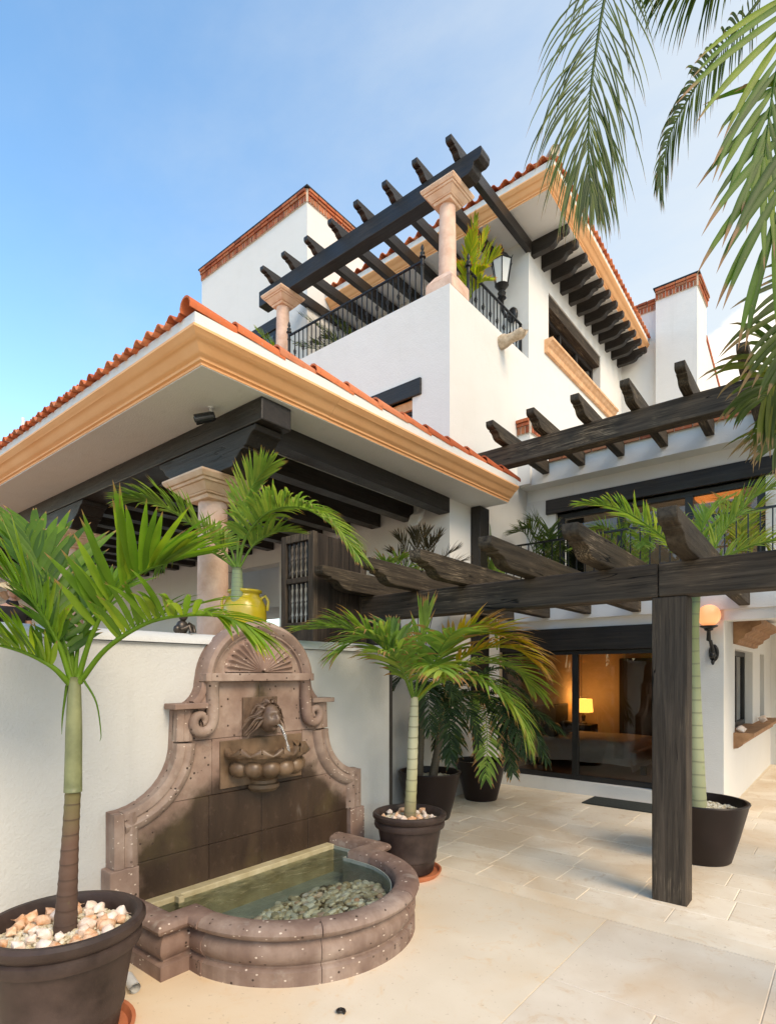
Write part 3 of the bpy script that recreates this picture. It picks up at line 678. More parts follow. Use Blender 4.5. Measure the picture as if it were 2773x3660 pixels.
# ---- upper tiled eave
def cornice_prof(p, h, z):     # bed mould, fillet, ogee, crown
    o = [(0, 0), (0.04, 0.0), (0.04, 0.10), (0.16, 0.14), (0.16, 0.22)]
    for i in range(7):
        t_ = i/6; o.append((0.20 + 0.55*t_, 0.26 + 0.42*(t_*t_*(3-2*t_))))
    o += [(0.78, 0.72), (0.86, 0.76), (0.92, 0.84), (1.0, 0.90), (1.0, 1.0), (-0.5, 1.0), (-0.5, 0.0)]
    return [(a*p, z + b_*h) for a, b_ in o]
SZ = 8.86
eave_x = lambda yy: -3.55 - (yy-8.15)*0.035
pth = [(-8.09, 8.12), (eave_x(8.12), 8.12), (eave_x(13.67), 13.67)]
build(MB().prism([(-8.09, 8.12, SZ), (eave_x(8.12), 8.12, SZ), (eave_x(13.67), 13.67, SZ), (-8.09, 13.67, SZ)], (0, 0, 0.03)), 'soffit', 'soffit', house)
def cornice_run(parent, path, prof, L):      # moulded in lengths with hairline joints; each corner is one mitred piece
    p = [V((a, b_)) for a, b_ in path]; d0 = (p[0]-p[1]).normalized(); d1 = (p[2]-p[1]).normalized()
    mk = lambda q: build(sweep([(x.x, x.y) for x in q], [(a+rnd.uniform(-.0008, .0008), z+dz) for a, z in prof]), 'cornice', 'cornice_paint', parent, smooth='auto')
    dz = 0.0; mk([p[1]+d0*L, p[1], p[1]+d1*L])
    for d, e, rev in ((d0, (p[0]-p[1]).length, True), (d1, (p[2]-p[1]).length, False)):
        a = L
        while a < e - 0.02:
            b_ = min(a+L*1.25, e); dz = rnd.uniform(-.0022, .0022); q = [p[1]+d*(a+.0015), p[1]+d*b_]; mk(q[::-1] if rev else q); a = b_
cornice_run(house, pth, cornice_prof(0.15, 0.19, SZ+0.005), 1.1)
build(sweep(pth, [(0.135, SZ+0.196), (0.135, SZ+0.30), (-0.3, SZ+0.30), (-0.3, SZ+0.196)]), 'fascia', 'stucco', house)
# tiles
def tile_mesh(w_, L, A, th=0.014, seg=12, taper=0.0):
    m = MB(); prof = []
    for k in range(seg+1):
        x = -w_/2 + w_*k/seg; z = A*math.sin(2*PI*k/seg); z = A*math.copysign(abs(z/A)**0.8, z) if A else 0
        prof.append((x, z))
    lo = [(x, z - th) for x, z in prof]; loop = prof + lo[::-1]
    m.grid([[(x*(1-taper*i), yy, z + yy*0.16) for x, z in loop] for i, yy in enumerate((0, L))], close_u=True)
    k = len(loop); n = seg+1
    for j in range(seg):
        m.f.append((j+1, j, k-1-j, k-2-j)); m.f.append((k+j, k+j+1, 2*k-2-j, 2*k-1-j))
    return mesh_only(m, 'tile', 'terracotta', True)
TILE = tile_mesh(0.166, 0.42, 0.034); TILE_UP = tile_mesh(0.20, 0.42, 0.038); TILE_RIDGE = None
def tile_row(parent, p0, p1, mesh, step, inward, z, jit=0.012, over=0.05):
    p0, p1 = V(p0), V(p1); n = int((p1-p0).length/step); d = (p1-p0)/max(1, n); ang = math.atan2(inward[1], inward[0]) - PI/2
    for i in range(n):
        c = p0 + d*(i+.5)
        part('tile', mesh, (c.x - inward[0]*over + rnd.uniform(-jit, jit)*.4, c.y - inward[1]*over + rnd.uniform(-jit, jit)*.6, z + rnd.uniform(-.004, .004)), parent, rot=(rnd.uniform(-.02, .02), rnd.uniform(-.03, .03), ang + rnd.uniform(-.02, .02)))
tile_row(house, (-8.09, 7.985), (-3.41, 7.985), TILE_UP, 0.20, (0, 1), SZ+0.345)
tile_row(house, (-3.415, 8.0), (-3.61, 13.65), TILE, 0.166, (-1, 0), SZ+0.345)
ht = MB().tube([(-3.36, 7.94, SZ+0.36), (-3.75, 8.33, SZ+0.50)], [0.075, 0.07], 12); build(ht, 'hip_tile', 'spout_stone', house, smooth=True)
build(MB().add([(-8.09, 8.02, SZ+0.345), (-3.45, 8.02, SZ+0.345), (-3.65, 13.66, SZ+0.345), (-8.09, 13.66, SZ+0.345), (-5.8, 10.4, SZ+0.75), (-5.8, 13.66, SZ+0.75), (-8.09, 10.4, SZ+0.75)], [(0, 1, 4, 6), (1, 2, 5, 4), (6, 4, 5, 3)]), 'roof_deck', 'terracotta', house)
# carved rafter tail: (along from tip, height above bottom)
def tail_prof(h, L, k=1.0):
    q = [(0, 1), (0, .74), (.004, .66), (.014, .59), (.030, .545), (.052, .525), (.074, .53), (.088, .53), (.088, .45), (.100, .42), (.125, .405), (.150, .37), (.166, .30), (.178, .21), (.196, .12), (.222, .05), (.262, .008), (.30, 0)]
    return [(a*k, b_*h) for a, b_ in q] + [(L, 0.0), (L, h)]
# corbels under the upper soffit (+X side), tip outward
cm = MB(); cm.prism([(0.62 - s_, -0.055, z) for s_, z in tail_prof(0.23, 0.62, 1.15)], (0, 0.11, 0))
CORB = mesh_only(cm, 'corbel', 'wood_x')
for i in range(12):
    yy = 8.97 + i*0.402; part('corbel', CORB, (BX, yy, SZ-0.232), house)
# brick copings on the pier and the long band
coping(house, 'x', BX, -3.98, 8.42, -1, 5.46); coping(house, 'y', 8.42, 9.3, -3.98, 1, 5.46)
coping(house, 'x', -3.69, 1.0, 8.48, -1, 4.932, sold=False)
coping(house, 'x', -4.44, -3.42, 13.68, -1, 9.782)

# ------------------------------------------------------------------ towers
tw = thing('chimney_tower', 'tall white square tower with a brick coping behind the balcony pergola', 'tower', (-9.9, 8.4, 5))
box_part('wall', 'stucco', tw, -11.62, -8.10, 7.50, 9.12, 3.0, 10.66)
coping(tw, 'x', -11.62, -8.10, 7.50, -1, 10.662); coping(tw, 'y', 7.50, 9.12, -8.10, 1, 10.662)
box_part('coping_cap', 'black_clay', tw, -11.68, -8.04, 7.44, 9.16, 10.905, 10.93)
l_ = box_part('lintel', 'wood_x', tw, -10.05, -8.93, 7.46, 7.7, 8.56, 8.79, bevel=0.008)
wn = box_part('window', 'black_frame', tw, -9.95, -9.0, 7.485, 7.6, 7.3, 8.555, bevel=0.004); box_part('pane', 'glass_dark', wn, -9.88, -9.07, 7.474, 7.482, 7.36, 8.46)
tr_ = thing('chimney_tower', 'narrow white chimney with a brick coping at the far end of the tiled eave', 'tower', (-3.0, 14.0, 5))
box_part('wall', 'stucco', tr_, -3.42, -2.60, 13.50, 14.45, 2.3, 9.86)
coping(tr_, 'x', -3.42, -2.60, 13.50, -1, 9.862); coping(tr_, 'y', 13.50, 14.45, -2.60, 1, 9.862)
box_part('coping_cap', 'black_clay', tr_, -3.46, -2.54, 13.44, 14.5, 10.105, 10.13)
pw = thing('parapet_wall', 'white sloping parapet with a brick edge running back from the narrow chimney', 'wall', (-2.6, 15.5, 5))
build(MB().prism([(-2.85, 14.46, 2.3), (-2.85, 18.0, 2.3), (-2.85, 18.0, 8.1), (-2.85, 14.46, 9.2)], (0.23, 0, 0)), 'wall', 'stucco', pw)
for i in range(16):
    yy = 14.5 + i*0.21; part('brick', brick(0.27, 0.195, 0.10), (-2.735, yy+0.1, 9.2 - (yy+.1-14.46)*0.3107 + 0.002), pw, rot=(-math.atan(0.3107), 0, 0))
fw = thing('house_wing', 'distant white house wing with a tiled parapet beyond the veranda roof', 'house', (-22, 9, 0))
box_part('wall', 'stucco', fw, -34, -17.3, 7.2, 10, 1.0, 9.94)
tile_row(fw, (-34, 7.22), (-17.25, 7.22), TILE_UP, 0.235, (0, 1), 9.99)
box_part('roof_edge', 'terracotta', fw, -34, -17.27, 7.35, 10, 9.945, 9.98)
build(MB().tube([(-22.9, 7.6, 9.9), (-22.9, 7.6, 10.75)], 0.055, 10), 'vent_pipe', 'white_plastic', fw, smooth='auto')

# ------------------------------------------------------------------ veranda roof on stone columns
ver = thing('veranda', 'tiled veranda roof with orange cornice, white soffit and dark ceiling beams', 'veranda', (-6, 4.5, 1.2))
VZ = 4.0
VP = [(-22, 2.49), (-3.86, 2.49), (-3.70, 7.14)]
build(MB().prism([(-22, 2.49, VZ), (-3.86, 2.49, VZ), (-3.70, 7.14, VZ), (BX, 7.14, VZ), (BX, 6.44, VZ), (-22, 6.44, VZ)], (0, 0, 0.03)), 'soffit', 'soffit', ver)
cornice_run(ver, VP, cornice_prof(0.17, 0.185, VZ+0.006), 1.3)
build(sweep(VP, [(0.145, VZ+0.19), (0.145, VZ+0.29), (-0.3, VZ+0.29), (-0.3, VZ+0.19)]), 'fascia', 'stucco', ver)
build(MB().prism([(-22, 2.46, VZ+0.345), (-3.84, 2.46, VZ+0.345), (-3.69, 7.14, VZ+0.345), (BX, 7.14, VZ+0.345), (BX, 6.44, VZ+0.345), (-22, 6.44, VZ+0.345)], (0, 0, 0.02)), 'roof_deck', 'terracotta', ver)
TILE_V = tile_mesh(0.166, 0.42, 0.030, 0.012)
tile_row(ver, (-13.4, 2.345), (-3.86, 2.345), TILE_V, 0.166, (0, 1), VZ+0.315)
# rake of overlapping barrel tiles along the +X edge
bm_ = MB(); rows = []
for i in range(2):
    row = []
    for k in range(9):
        a = PI*(-0.12 + 1.24*k/8); r_ = 0.074 - 0.012*i; row.append((r_*math.cos(a), 0.47*i, r_*math.sin(a) + 0.03*(1-i)))
    rows.append(row)
inner = [[(x*0.85, yy, z*0.85) for x, yy, z in r_] for r_ in rows]
bm_.grid(rows); bm_.grid([inner[1], inner[0]]); n_ = 9
for j in range(8): bm_.f.append((j, j+1, 27+j+1, 27+j))
BARREL = mesh_only(bm_, 'rake_tile', 'terracotta', 'auto')
for i in range(12):
    yy = 2.30 + i*0.405; part('rake_tile', BARREL, (-3.78 + (yy-2.3)*0.034, yy, VZ+0.298 + rnd.uniform(-.004, .004)), ver, rot=(rnd.uniform(-.012, .012), 0, -0.034 + rnd.uniform(-.02, .02)))
# architrave with scrolled double brackets over each column
yA0, yA1 = 3.07, 3.40
box_part('architrave', 'wood_x', ver, -22, -3.875, yA0, yA1, 3.80, 3.998, bevel=0.012)
CAPZ = 3.50
def zapata(cx, free_end):
    h0, h1 = CAPZ+0.002, 3.798
    pts = []
    for sgn in (1, -1):
        e = 0.86 if (sgn > 0 and free_end) else 0.72
        q = [(e, h1), (e-0.02, h1-0.05)]
        for i in range(1, 6):
            t_ = i/5; q.append((e-0.02-0.12*t_, h1-0.05-0.10*(1-math.cos(PI/2*t_))))
        q += [(e-0.17, h1-0.15), (e-0.17, h1-0.17)]
        for i in range(1, 6):
            t_ = i/5; q.append((e-0.17-0.16*t_, h1-0.17-(h1-0.17-h0)*(1-math.cos(PI/2*t_))))
        q.append((e-0.40, h0))
        q = [(sgn*a, z) for a, z in q]
        pts += q if sgn > 0 else q[::-1]
    return MB().prism([(cx+a, yA0+0.012, z) for a, z in pts], (0, yA1-yA0-0.024, 0))
def stone_column(cx, cy, z0, ztop, r0, capw, label, group, ped=0.0):
    t_ = thing('stone_column', label, 'column', (cx, cy, z0), group)
    zb = z0
    if ped:
        build(MB().frus(cx, cy, z0, z0+ped*0.55, capw*.80, capw*.80, capw*.80, capw*.80).frus(cx, cy, z0+ped*0.551, z0+ped, capw*.80, capw*.80, r0*1.02, r0*1.02), 'pedestal', 'pink_stone', t_, bevel=0.012)
        zb = z0 + ped*0.9
    ch = 0.20
    n = 14; prof = [(r0*(1 - 0.12*(k/n)**1.5) * (1.0 + 0.01*rnd.uniform(-1, 1)), zb + (ztop-ch-zb)*k/n) for k in range(n+1)]
    build(MB().lathe(prof, cx, cy, 0, 26), 'shaft', 'pink_stone', t_, smooth='auto')
    m = MB(); zc = ztop-ch; s0 = r0*1.05
    steps = [(s0, 0, s0*1.12, 0.035), (s0*1.22, 0.035, s0*1.30, 0.05), (s0*1.30, 0.05, capw*0.80, 0.115), (capw*0.84, 0.115, capw*0.88, 0.14), (capw*0.92, 0.14, capw, 0.175), (capw, 0.175, capw, 0.20)]
    for a, za, b_, zb_ in steps: m.frus(cx, cy, zc+za, zc+zb_-0.0005, a, a, b_, b_)
    build(m, 'capital', 'capital_stone', t_, bevel=0.006)
    return t_
stone_column(-4.83, 3.24, 1.22, CAPZ, 0.155, 0.34, 'pink stone veranda column behind the arched top of the fountain', 'veranda columns')
stone_column(-8.06, 3.24, 1.22, CAPZ, 0.155, 0.34, 'pink stone veranda column beside the man in the hat', 'veranda columns')
build(zapata(-4.83, True), 'bracket', 'wood_x', ver, bevel=0.008); build(zapata(-8.06, False), 'bracket', 'wood_x', ver, bevel=0.008)
build(zapata(-11.3, False), 'bracket', 'wood_x', ver, bevel=0.008)
stone_column(-11.3, 3.24, 1.22, CAPZ, 0.155, 0.34, 'pink stone veranda column farthest along the veranda edge', 'veranda columns')
stone_column(-18.9, 6.0, 1.22, 3.998, 0.15, 0.30, 'pale stone column at the back of the veranda, behind the man', 'veranda columns')
bmm = mesh_only(MB().box(-0.085, 0.085, 0, 3.03, 0, 0.199), 'ceiling_beam', 'wood_y')
for i in range(16):
    xx = -4.275 - 0.60*i; o = part('ceiling_beam', bmm, (xx, 3.405, 3.80), ver)
# doorway shade wall and ember glow inside the house, white speaker on the ceiling
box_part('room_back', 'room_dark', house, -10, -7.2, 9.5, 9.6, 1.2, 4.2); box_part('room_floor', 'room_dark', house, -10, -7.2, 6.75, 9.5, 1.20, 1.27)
em_ = thing('fireplace', 'glowing orange fire in the dark room behind the yellow jar', 'fireplace', (-8.6, 9.0, 1.27))
build(MB().frus(-8.6, 9.1, 1.27, 2.6, 0.6, 0.3, 0.5, 0.25), 'chimney_breast', 'room_dark', em_)
build(MB().ball((-8.45, 8.78, 2.86), (0.22, 0.05, 0.035), 12, 6, lambda d: 1+0.4*mnoise.noise(d*3)), 'flame', 'ember_glow', em_, smooth=True)
for px, (sx, sy, sz_, lb) in {0: (-4.62, 6.26, 3.93, 'white box speaker hung under the ceiling beams by the wall corner'), 1: (-6.6, 4.9, 3.93, 'white box speaker hung under the middle ceiling beams')}.items():
    sp = thing('speaker', lb, 'speaker', (sx, sy, sz_), 'speakers under the veranda ceiling')
    build(MB().prism([(sx-0.09, sy-0.10, sz_-0.30), (sx+0.09, sy-0.10, sz_-0.30), (sx+0.06, sy+0.08, sz_-0.16), (sx-0.06, sy+0.08, sz_-0.16)], (0.03, 0.05, 0.17)), 'cabinet', 'white_plastic', sp, bevel=0.008)
    build(MB().tube([(sx+0.02, sy+0.02, sz_-0.1), (sx+0.02, sy+0.03, sz_+0.06)], 0.018, 8), 'bracket', 'white_plastic', sp)
# security camera on the soffit
c0 = V((-4.40, 2.93, VZ))
sc_ = thing('security_camera', 'small black security camera on the white veranda soffit', 'camera', c0)
build(MB().lathe([(0.028, -0.012), (0.028, 0)], c0.x, c0.y, c0.z, 14).tube([c0, c0+V((0.01, -0.01, -0.07)), c0+V((0.0, -0.03, -0.085))], 0.013, 8), 'mount', 'white_plastic', sc_, smooth='auto')
cdv = V((-0.55, -0.75, -0.30)).normalized(); p0 = c0+V((0.03, 0.02, -0.075))
build(MB().tube([p0, p0+cdv*0.02, p0+cdv*0.17, p0+cdv*0.175], [0.034, 0.042, 0.046, 0.040], 14), 'housing', 'dark_plastic', sc_, smooth='auto')
build(MB().tube([p0+cdv*0.165, p0+cdv*0.181], 0.022, 12), 'lens', 'black_frame', sc_, smooth='auto')

# ------------------------------------------------------------------ pergolas
def rafter_mesh(tipL, total, wd, h, mat, k=1.0):
    # runs along +y from y=0 (tip) to y=total, centred in x, bottom at z=0
    pts = [(-wd/2, s_, z) for s_, z in tail_prof(h, total, k)]
    m = MB().prism(pts, (wd, 0, 0)); ob = build(m, 'rafter', mat, origin=(0, 0, 0)); me = ob.data; bpy.data.objects.remove(ob); return me
def add_bevel(o, wd): b_ = o.modifiers.new('bevel', 'BEVEL'); b_.width = wd*U; b_.segments = 2; b_.limit_method = 'ANGLE'; b_.angle_limit = R(40)
# courtyard pergola
pg1 = thing('pergola', 'dark timber courtyard pergola on a square post in front of the glass door', 'pergola', (-1.05, 4.6, 0))
box_part('post', 'worn_z', pg1, -1.165, -0.93, 4.487, 4.665, -0.01, 2.212, bevel=0.012)
pb = box_part('beam', 'worn_x', pg1, -4.42, -1.12, 4.482, 4.67, 2.212, 2.46, bevel=0.012)
box_part('beam', 'worn_x', pg1, -1.116, 0.55, 4.478, 4.674, 2.214, 2.462, bevel=0.012)
box_part('post', 'wood_z', pg1, -3.655, -3.52, 4.27, 4.39, -0.01, 2.205, bevel=0.006)
RM1 = rafter_mesh(0, 4.08, 0.115, 0.20, 'sunlit_worn_y', 1.35)
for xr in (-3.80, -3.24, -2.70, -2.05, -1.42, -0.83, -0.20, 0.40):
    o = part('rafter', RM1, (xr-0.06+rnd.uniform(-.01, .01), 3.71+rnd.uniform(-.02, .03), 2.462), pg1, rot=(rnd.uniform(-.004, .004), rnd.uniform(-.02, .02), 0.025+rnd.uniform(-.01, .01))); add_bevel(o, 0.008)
# roof-terrace pergola
pg2 = thing('pergola', 'dark timber pergola along the upper terrace, fixed to the house wall', 'pergola', (-2.5, 7.1, 2.5))
box_part('beam', 'worn_x', pg2, -4.195, 0.75, 7.05, 7.23, 4.49, 4.76, bevel=0.012)
box_part('post', 'wood_z', pg2, -4.195, -4.045, 6.98, 7.24, 1.24, 3.995, bevel=0.008); box_part('post', 'wood_z', pg2, -4.195, -4.10, 7.06, 7.22, 4.30, 4.488, bevel=0.006)
RM2 = rafter_mesh(0, 1.86, 0.105, 0.185, 'sunlit_worn_y', 1.0)
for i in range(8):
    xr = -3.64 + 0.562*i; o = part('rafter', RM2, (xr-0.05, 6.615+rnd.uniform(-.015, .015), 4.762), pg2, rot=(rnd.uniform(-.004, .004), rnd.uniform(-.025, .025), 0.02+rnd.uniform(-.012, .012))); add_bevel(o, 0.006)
# balcony pergola
pg3 = thing('pergola', 'black timber pergola on two stone columns over the upper balcony', 'pergola', (-6, 6.8, 8.3))
be = tail_prof(0.28, 4.6, 1.0)
bpts = [(-3.84, 0.28), (-3.82, 0.22), (-3.83, 0.15), (-3.88, 0.12), (-3.95, 0.12), (-3.95, 0.10), (-3.97, 0.04), (-4.03, 0.0), (-8.46, 0.0), (-8.46, 0.28)]
build(MB().prism([(a, 6.64, 8.362+z) for a, z in bpts], (0, 0.22, 0)), 'beam', 'wood_x', pg3, bevel=0.010)
RM3 = rafter_mesh(0, 2.44, 0.095, 0.18, 'wood_y', 1.0)
for i in range(8):
    xr = -4.16 - 0.555*i; o = part('rafter', RM3, (xr-0.045, 6.415+rnd.uniform(-.01, .01), 8.644), pg3); add_bevel(o, 0.006)
stone_column(-4.42, 6.73, 6.872, 8.36, 0.125, 0.275, 'pink stone column on the balcony corner beside the palm', 'balcony columns', ped=0.30)
stone_column(-7.90, 6.73, 6.872, 8.36, 0.125, 0.275, 'pink stone column at the far end of the balcony railing', 'balcony columns', ped=0.30)

# ------------------------------------------------------------------ balcony railing
def finial_post(rail, x, yy, z0, z1):
    h = z1-z0
    pr = [(0.030, 0), (0.030, 0.04), (0.022, 0.06), (0.030, 0.10), (0.024, 0.14), (0.024, h*0.62), (0.034, h*0.64), (0.024, h*0.66), (0.024, h*0.76), (0.048, h*0.775), (0.048, h*0.79), (0.018, h*0.80), (0.034, h*0.84), (0.034, h*0.86), (0.012, h*0.88), (0.026, h*0.92), (0.020, h*0.96), (0.004, h)]
    build(MB().lathe(pr, x, yy, z0, 12), 'newel', 'iron', rail, smooth='auto')
def baluster_mesh(h, basket):
    m = MB().box(-0.007, 0.007, -0.007, 0.007, 0, h)
    if basket:
        for q in range(4):
            pts = []
            for i in range(9):
                t_ = i/8; a = q*PI/2 + t_*PI*1.2; r_ = 0.024*math.sin(PI*t_); pts.append((r_*math.cos(a), r_*math.sin(a), h*0.47 + (t_-.5)*0.10))
            m.tube(pts, 0.0055, 5)
        m.ball((0, 0, h*0.47-0.055), 0.012, 8, 5).ball((0, 0, h*0.47+0.055), 0.012, 8, 5)
    return mesh_only(m, 'baluster', 'iron')
BH = 0.60
BP, BB = baluster_mesh(BH, False), baluster_mesh(BH, True)
rl1 = thing('balcony_railing', 'black wrought iron railing between the two stone columns on the balcony', 'railing', (-6.2, 6.6, 6.87), 'balcony railings')
x = -4.86; i = 0
while x > -7.42:
    part('baluster', BB if i % 2 else BP, (x, 6.58, 6.87), rl1); x -= 0.102; i += 1
box_part('handrail', 'iron', rl1, -7.55, -4.72, 6.562, 6.598, 7.468, 7.488); finial_post(rl1, -4.74, 6.58, 6.87, 7.72); finial_post(rl1, -7.56, 6.58, 6.87, 7.72)
rl2 = thing('balcony_railing', 'black wrought iron railing from the corner column to the lantern wall', 'railing', (-4.33, 8, 6.87), 'balcony railings')
yy = 7.24; i = 0
while yy < 8.78:
    part('baluster', BB if i % 2 else BP, (-4.33, yy, 6.87), rl2); yy += 0.108; i += 1
box_part('handrail', 'iron', rl2, -4.348, -4.312, 7.16, 8.82, 7.468, 7.488); box_part('end_bar', 'iron', rl2, -4.345, -4.315, 8.79, 8.82, 6.87, 7.467); finial_post(rl2, -4.33, 7.14, 6.87, 7.72)
rl3 = thing('balcony_railing', 'plain black iron railing of the small first floor balcony behind the pergola', 'railing', (-2, 7.9, 2.74), 'balcony railings')
x = -4.10
while x < 1.0:
    part('baluster', BP, (x, 7.86, 2.742), rl3, scale=(1, 1, 1.35)); x += 0.12
box_part('handrail', 'iron', rl3, -4.19, 1.1, 7.845, 7.875, 3.555, 3.58)

# ------------------------------------------------------------------ lantern on the balcony wall
lx, ly, lz = -4.52, 8.50, 7.98
ln = thing('wall_lantern', 'large black carriage lantern with frosted panes on the balcony wall', 'lantern', (lx, ly, lz), None)
build(MB().lathe([(0.05, 0), (0.075, 0.02), (0.055, 0.06), (0.07, 0.10), (0.045, 0.14), (0.09, 0.20), (0.115, 0.23)], lx, ly, lz-0.16, 16), 'base', 'iron', ln, smooth='auto')
gb, gt = lz+0.07, lz+0.44
for k in range(6):
    a0, a1 = 2*PI*k/6, 2*PI*(k+1)/6
    q = [(lx+r_*math.cos(a), ly+r_*math.sin(a), z) for a, r_, z in ((a0+.06, .10, gb), (a1-.06, .10, gb), (a1-.05, .165, gt), (a0+.05, .165, gt))]
    c_ = V((lx, ly, 0)); n_ = V((math.cos((a0+a1)/2), math.sin((a0+a1)/2), 0))
    build(MB().prism(q, -n_*0.008), 'pane', 'frosted', ln)
    build(MB().tube([(lx+.105*math.cos(a0), ly+.105*math.sin(a0), gb), (lx+.172*math.cos(a0), ly+.172*math.sin(a0), gt), (lx+.20*math.cos(a0), ly+.20*math.sin(a0), gt+.05)], [.010, .010, .004], 6), 'rib', 'iron', ln, smooth=True)
build(MB().lathe([(0.185, 0), (0.185, 0.02), (0.13, 0.06), (0.09, 0.13), (0.04, 0.16), (0.03, 0.18), (0.045, 0.20), (0.03, 0.225), (0.012, 0.24), (0.018, 0.26), (0.003, 0.31)], lx, ly, gt, 6), 'cap', 'iron', ln, smooth=False)
build(MB().tube([(lx, ly, lz-0.15), (lx, ly+.01, lz-0.30), (lx+.02, ly+.08, lz-0.40), (lx+.04, ly+0.20, lz-0.36), (lx+.05, 8.80, lz-0.30)], [0.035, 0.03, 0.03, 0.03, 0.035], 10).ball((lx+.05, 8.78, lz-.30), (0.10, 0.05, 0.13), 14, 8), 'arm', 'iron', ln, smooth=True)
# carved stone water spout below the railing
s0 = V((-4.21, 7.86, 6.70))
rows = []
for i in range(9):
    t_ = i/8; c_ = s0 + V((0.40*t_, 0.02*t_, 0.05*t_)); r_ = 0.10*(1-0.25*t_) * (1 + 0.12*math.sin(t_*9)); row = []
    for k in range(14):
        a = 2*PI*k/14; dz = math.sin(a); notch = -0.06*max(0, dz)**3*(1 if t_ > .3 else 0.2)
        row.append((c_.x + (0.03*math.sin(a*2) if i == 8 else 0), c_.y + r_*math.cos(a), c_.z + r_*dz + notch))
    rows.append(row)
spm = MB().grid(rows, close_u=True); spm.f.append(tuple(range(8*14, 9*14)))
tag(build(spm, 'water_spout', 'spout_stone', smooth=True), 'carved pale stone water spout poking out of the wall below the railing', 'spout')
# globe lamp on the pier
gx, gy, gz = -1.352, 7.65, 2.345
gl_ = thing('wall_lamp', 'glowing orange globe lamp on a dark scrolled bracket beside the post', 'lamp', (gx+.03, 7.79, 1.9))
build(MB().ball((gx, gy, gz), 0.128, 26, 16), 'globe', 'globe_glow', gl_, smooth=True)
build(MB().lathe([(0.02, -0.06), (0.045, -0.05), (0.05, -0.03), (0.095, -0.008), (0.098, 0.004), (0.07, 0.006)], gx, gy, gz-0.125, 18), 'cup', 'iron', gl_, smooth='auto')
build(MB().tube([(gx, gy, gz-0.17), (gx, gy, gz-0.29), (gx+.015, gy+.02, gz-.30), (gx+.03, gy+.06, gz-.40), (gx+.03, gy+.09, gz-.47), (gx+.03, gy+.06, gz-.52)], [.02, .026, .02, .02, .035, .02], 10).ball((gx+.03, gy+.06, gz-.47), (0.04, 0.05, 0.04)).ball((gx+.03, gy+.08, gz-.55), (0.02, 0.03, 0.035)), 'arm', 'iron', gl_, smooth=True)
bp_ = build(MB().lathe([(0.055, 0), (0.055, 0.012), (0.045, 0.02)], 0, 0, 0, 20), 'back_plate', 'iron', gl_, origin=(0, 0, 0))
put(bp_, (gx+.03, 7.795, gz-.44), gl_); bp_.rotation_euler = (PI/2, 0, 0); bp_.scale = (1, 1.9, 1)

# bedroom furniture
bed = thing('bed', 'bed with a pale draped cover seen through the sliding glass door', 'bed', (-3.0, 9.6, 0.17))
bpts = []
for i in range(15):
    row = []
    for k in range(19):
        s_ = k/18; X = -4.1 + 1.75*s_ + 0.0; prof_z = 0.62
        if s_ > 0.86: prof_z = 0.62 - 0.40*((s_-.86)/.14)**0.8; X = -4.1 + 1.75*(0.86 + (s_-.86)*0.25)
        Y = 8.75 + 1.5*i/14
        if i < 3: prof_z = min(prof_z, 0.30 + 0.32*i/2); Y = 8.75 + 0.04*i
        row.append((X, Y + 0.015*mnoise.noise(V((X*4, i*.4, 1))), prof_z + 0.02*mnoise.noise(V((X*3, Y*3, 0)))))
    bpts.append(row)
build(MB().grid(bpts), 'cover', 'linen', bed, smooth=True)
build(MB().box(-4.08, -2.50, 8.82, 10.2, 0.30, 0.50), 'mattress', 'linen', bed, bevel=0.03)
for a, b_ in ((-4.05, 8.85), (-2.45, 8.85), (-2.45, 10.15), (-4.05, 10.15)): box_part('leg', 'room_dark', bed, a, a+.07, b_, b_+.07, 0.17, 0.30)
build(MB().box(-4.16, -4.09, 8.75, 10.25, 0.17, 1.12), 'headboard', 'room_dark', bed, bevel=0.02)
for yy in (9.05, 9.6): build(MB().ball((-3.88, yy, 0.74), (0.13, 0.24, 0.12), 12, 8), 'pillow', 'room_dark', bed, smooth=True)
lp = thing('table_lamp', 'lit table lamp with a square orange shade in the bedroom', 'lamp', (-3.95, 10.62, 0.17))
build(MB().box(-4.15, -3.75, 10.42, 10.82, 0.17, 0.72), 'night_stand', 'room_dark', lp, bevel=0.01)
build(MB().lathe([(0.07, 0), (0.07, 0.02), (0.025, 0.06), (0.04, 0.15), (0.012, 0.2)], -3.95, 10.62, 0.72, 14), 'stem', 'bronze', lp, smooth='auto')
build(MB().frus(-3.95, 10.62, 0.94, 1.19, 0.135, 0.135, 0.12, 0.12), 'shade', 'shade_glow', lp)
ll = bpy.data.lights.new('lamp_light', 'POINT'); ll.energy = 3.6; ll.color = (1.0, 0.52, 0.18); ll.shadow_soft_size = 0.1
llo = bpy.data.objects.new('lamp_light', ll); COL.objects.link(llo); put(llo, (-3.95, 10.62, 1.28), lp)
lu = bpy.data.lights.new('ceiling_light', 'POINT'); lu.energy = 0.5; lu.color = (1.0, 0.5, 0.2); lu.shadow_soft_size = 0.2
luo = bpy.data.objects.new('ceiling_light', lu); COL.objects.link(luo); put(luo, (-1.8, 9.8, 4.1), house)
pf = thing('picture_frame', 'framed botanical picture on the bedroom wall', 'picture', (-2.15, 11.19, 1.0))
m = MB()
for a in ((-2.36, -1.80, 1.60, 1.66), (-2.36, -1.80, 0.86, 0.92), (-2.36, -2.30, 0.92, 1.60), (-1.86, -1.80, 0.92, 1.60)): m.box(a[0], a[1], 11.14, 11.19, a[2], a[3])
build(m, 'frame', 'worn_x', pf, bevel=0.006); box_part('print', 'painting', pf, -2.30, -1.86, 11.17, 11.185, 0.92, 1.60)
tb = thing('bench', 'dark wooden bench at the foot of the bed', 'bench', (-2.1, 9.3, 0.17))
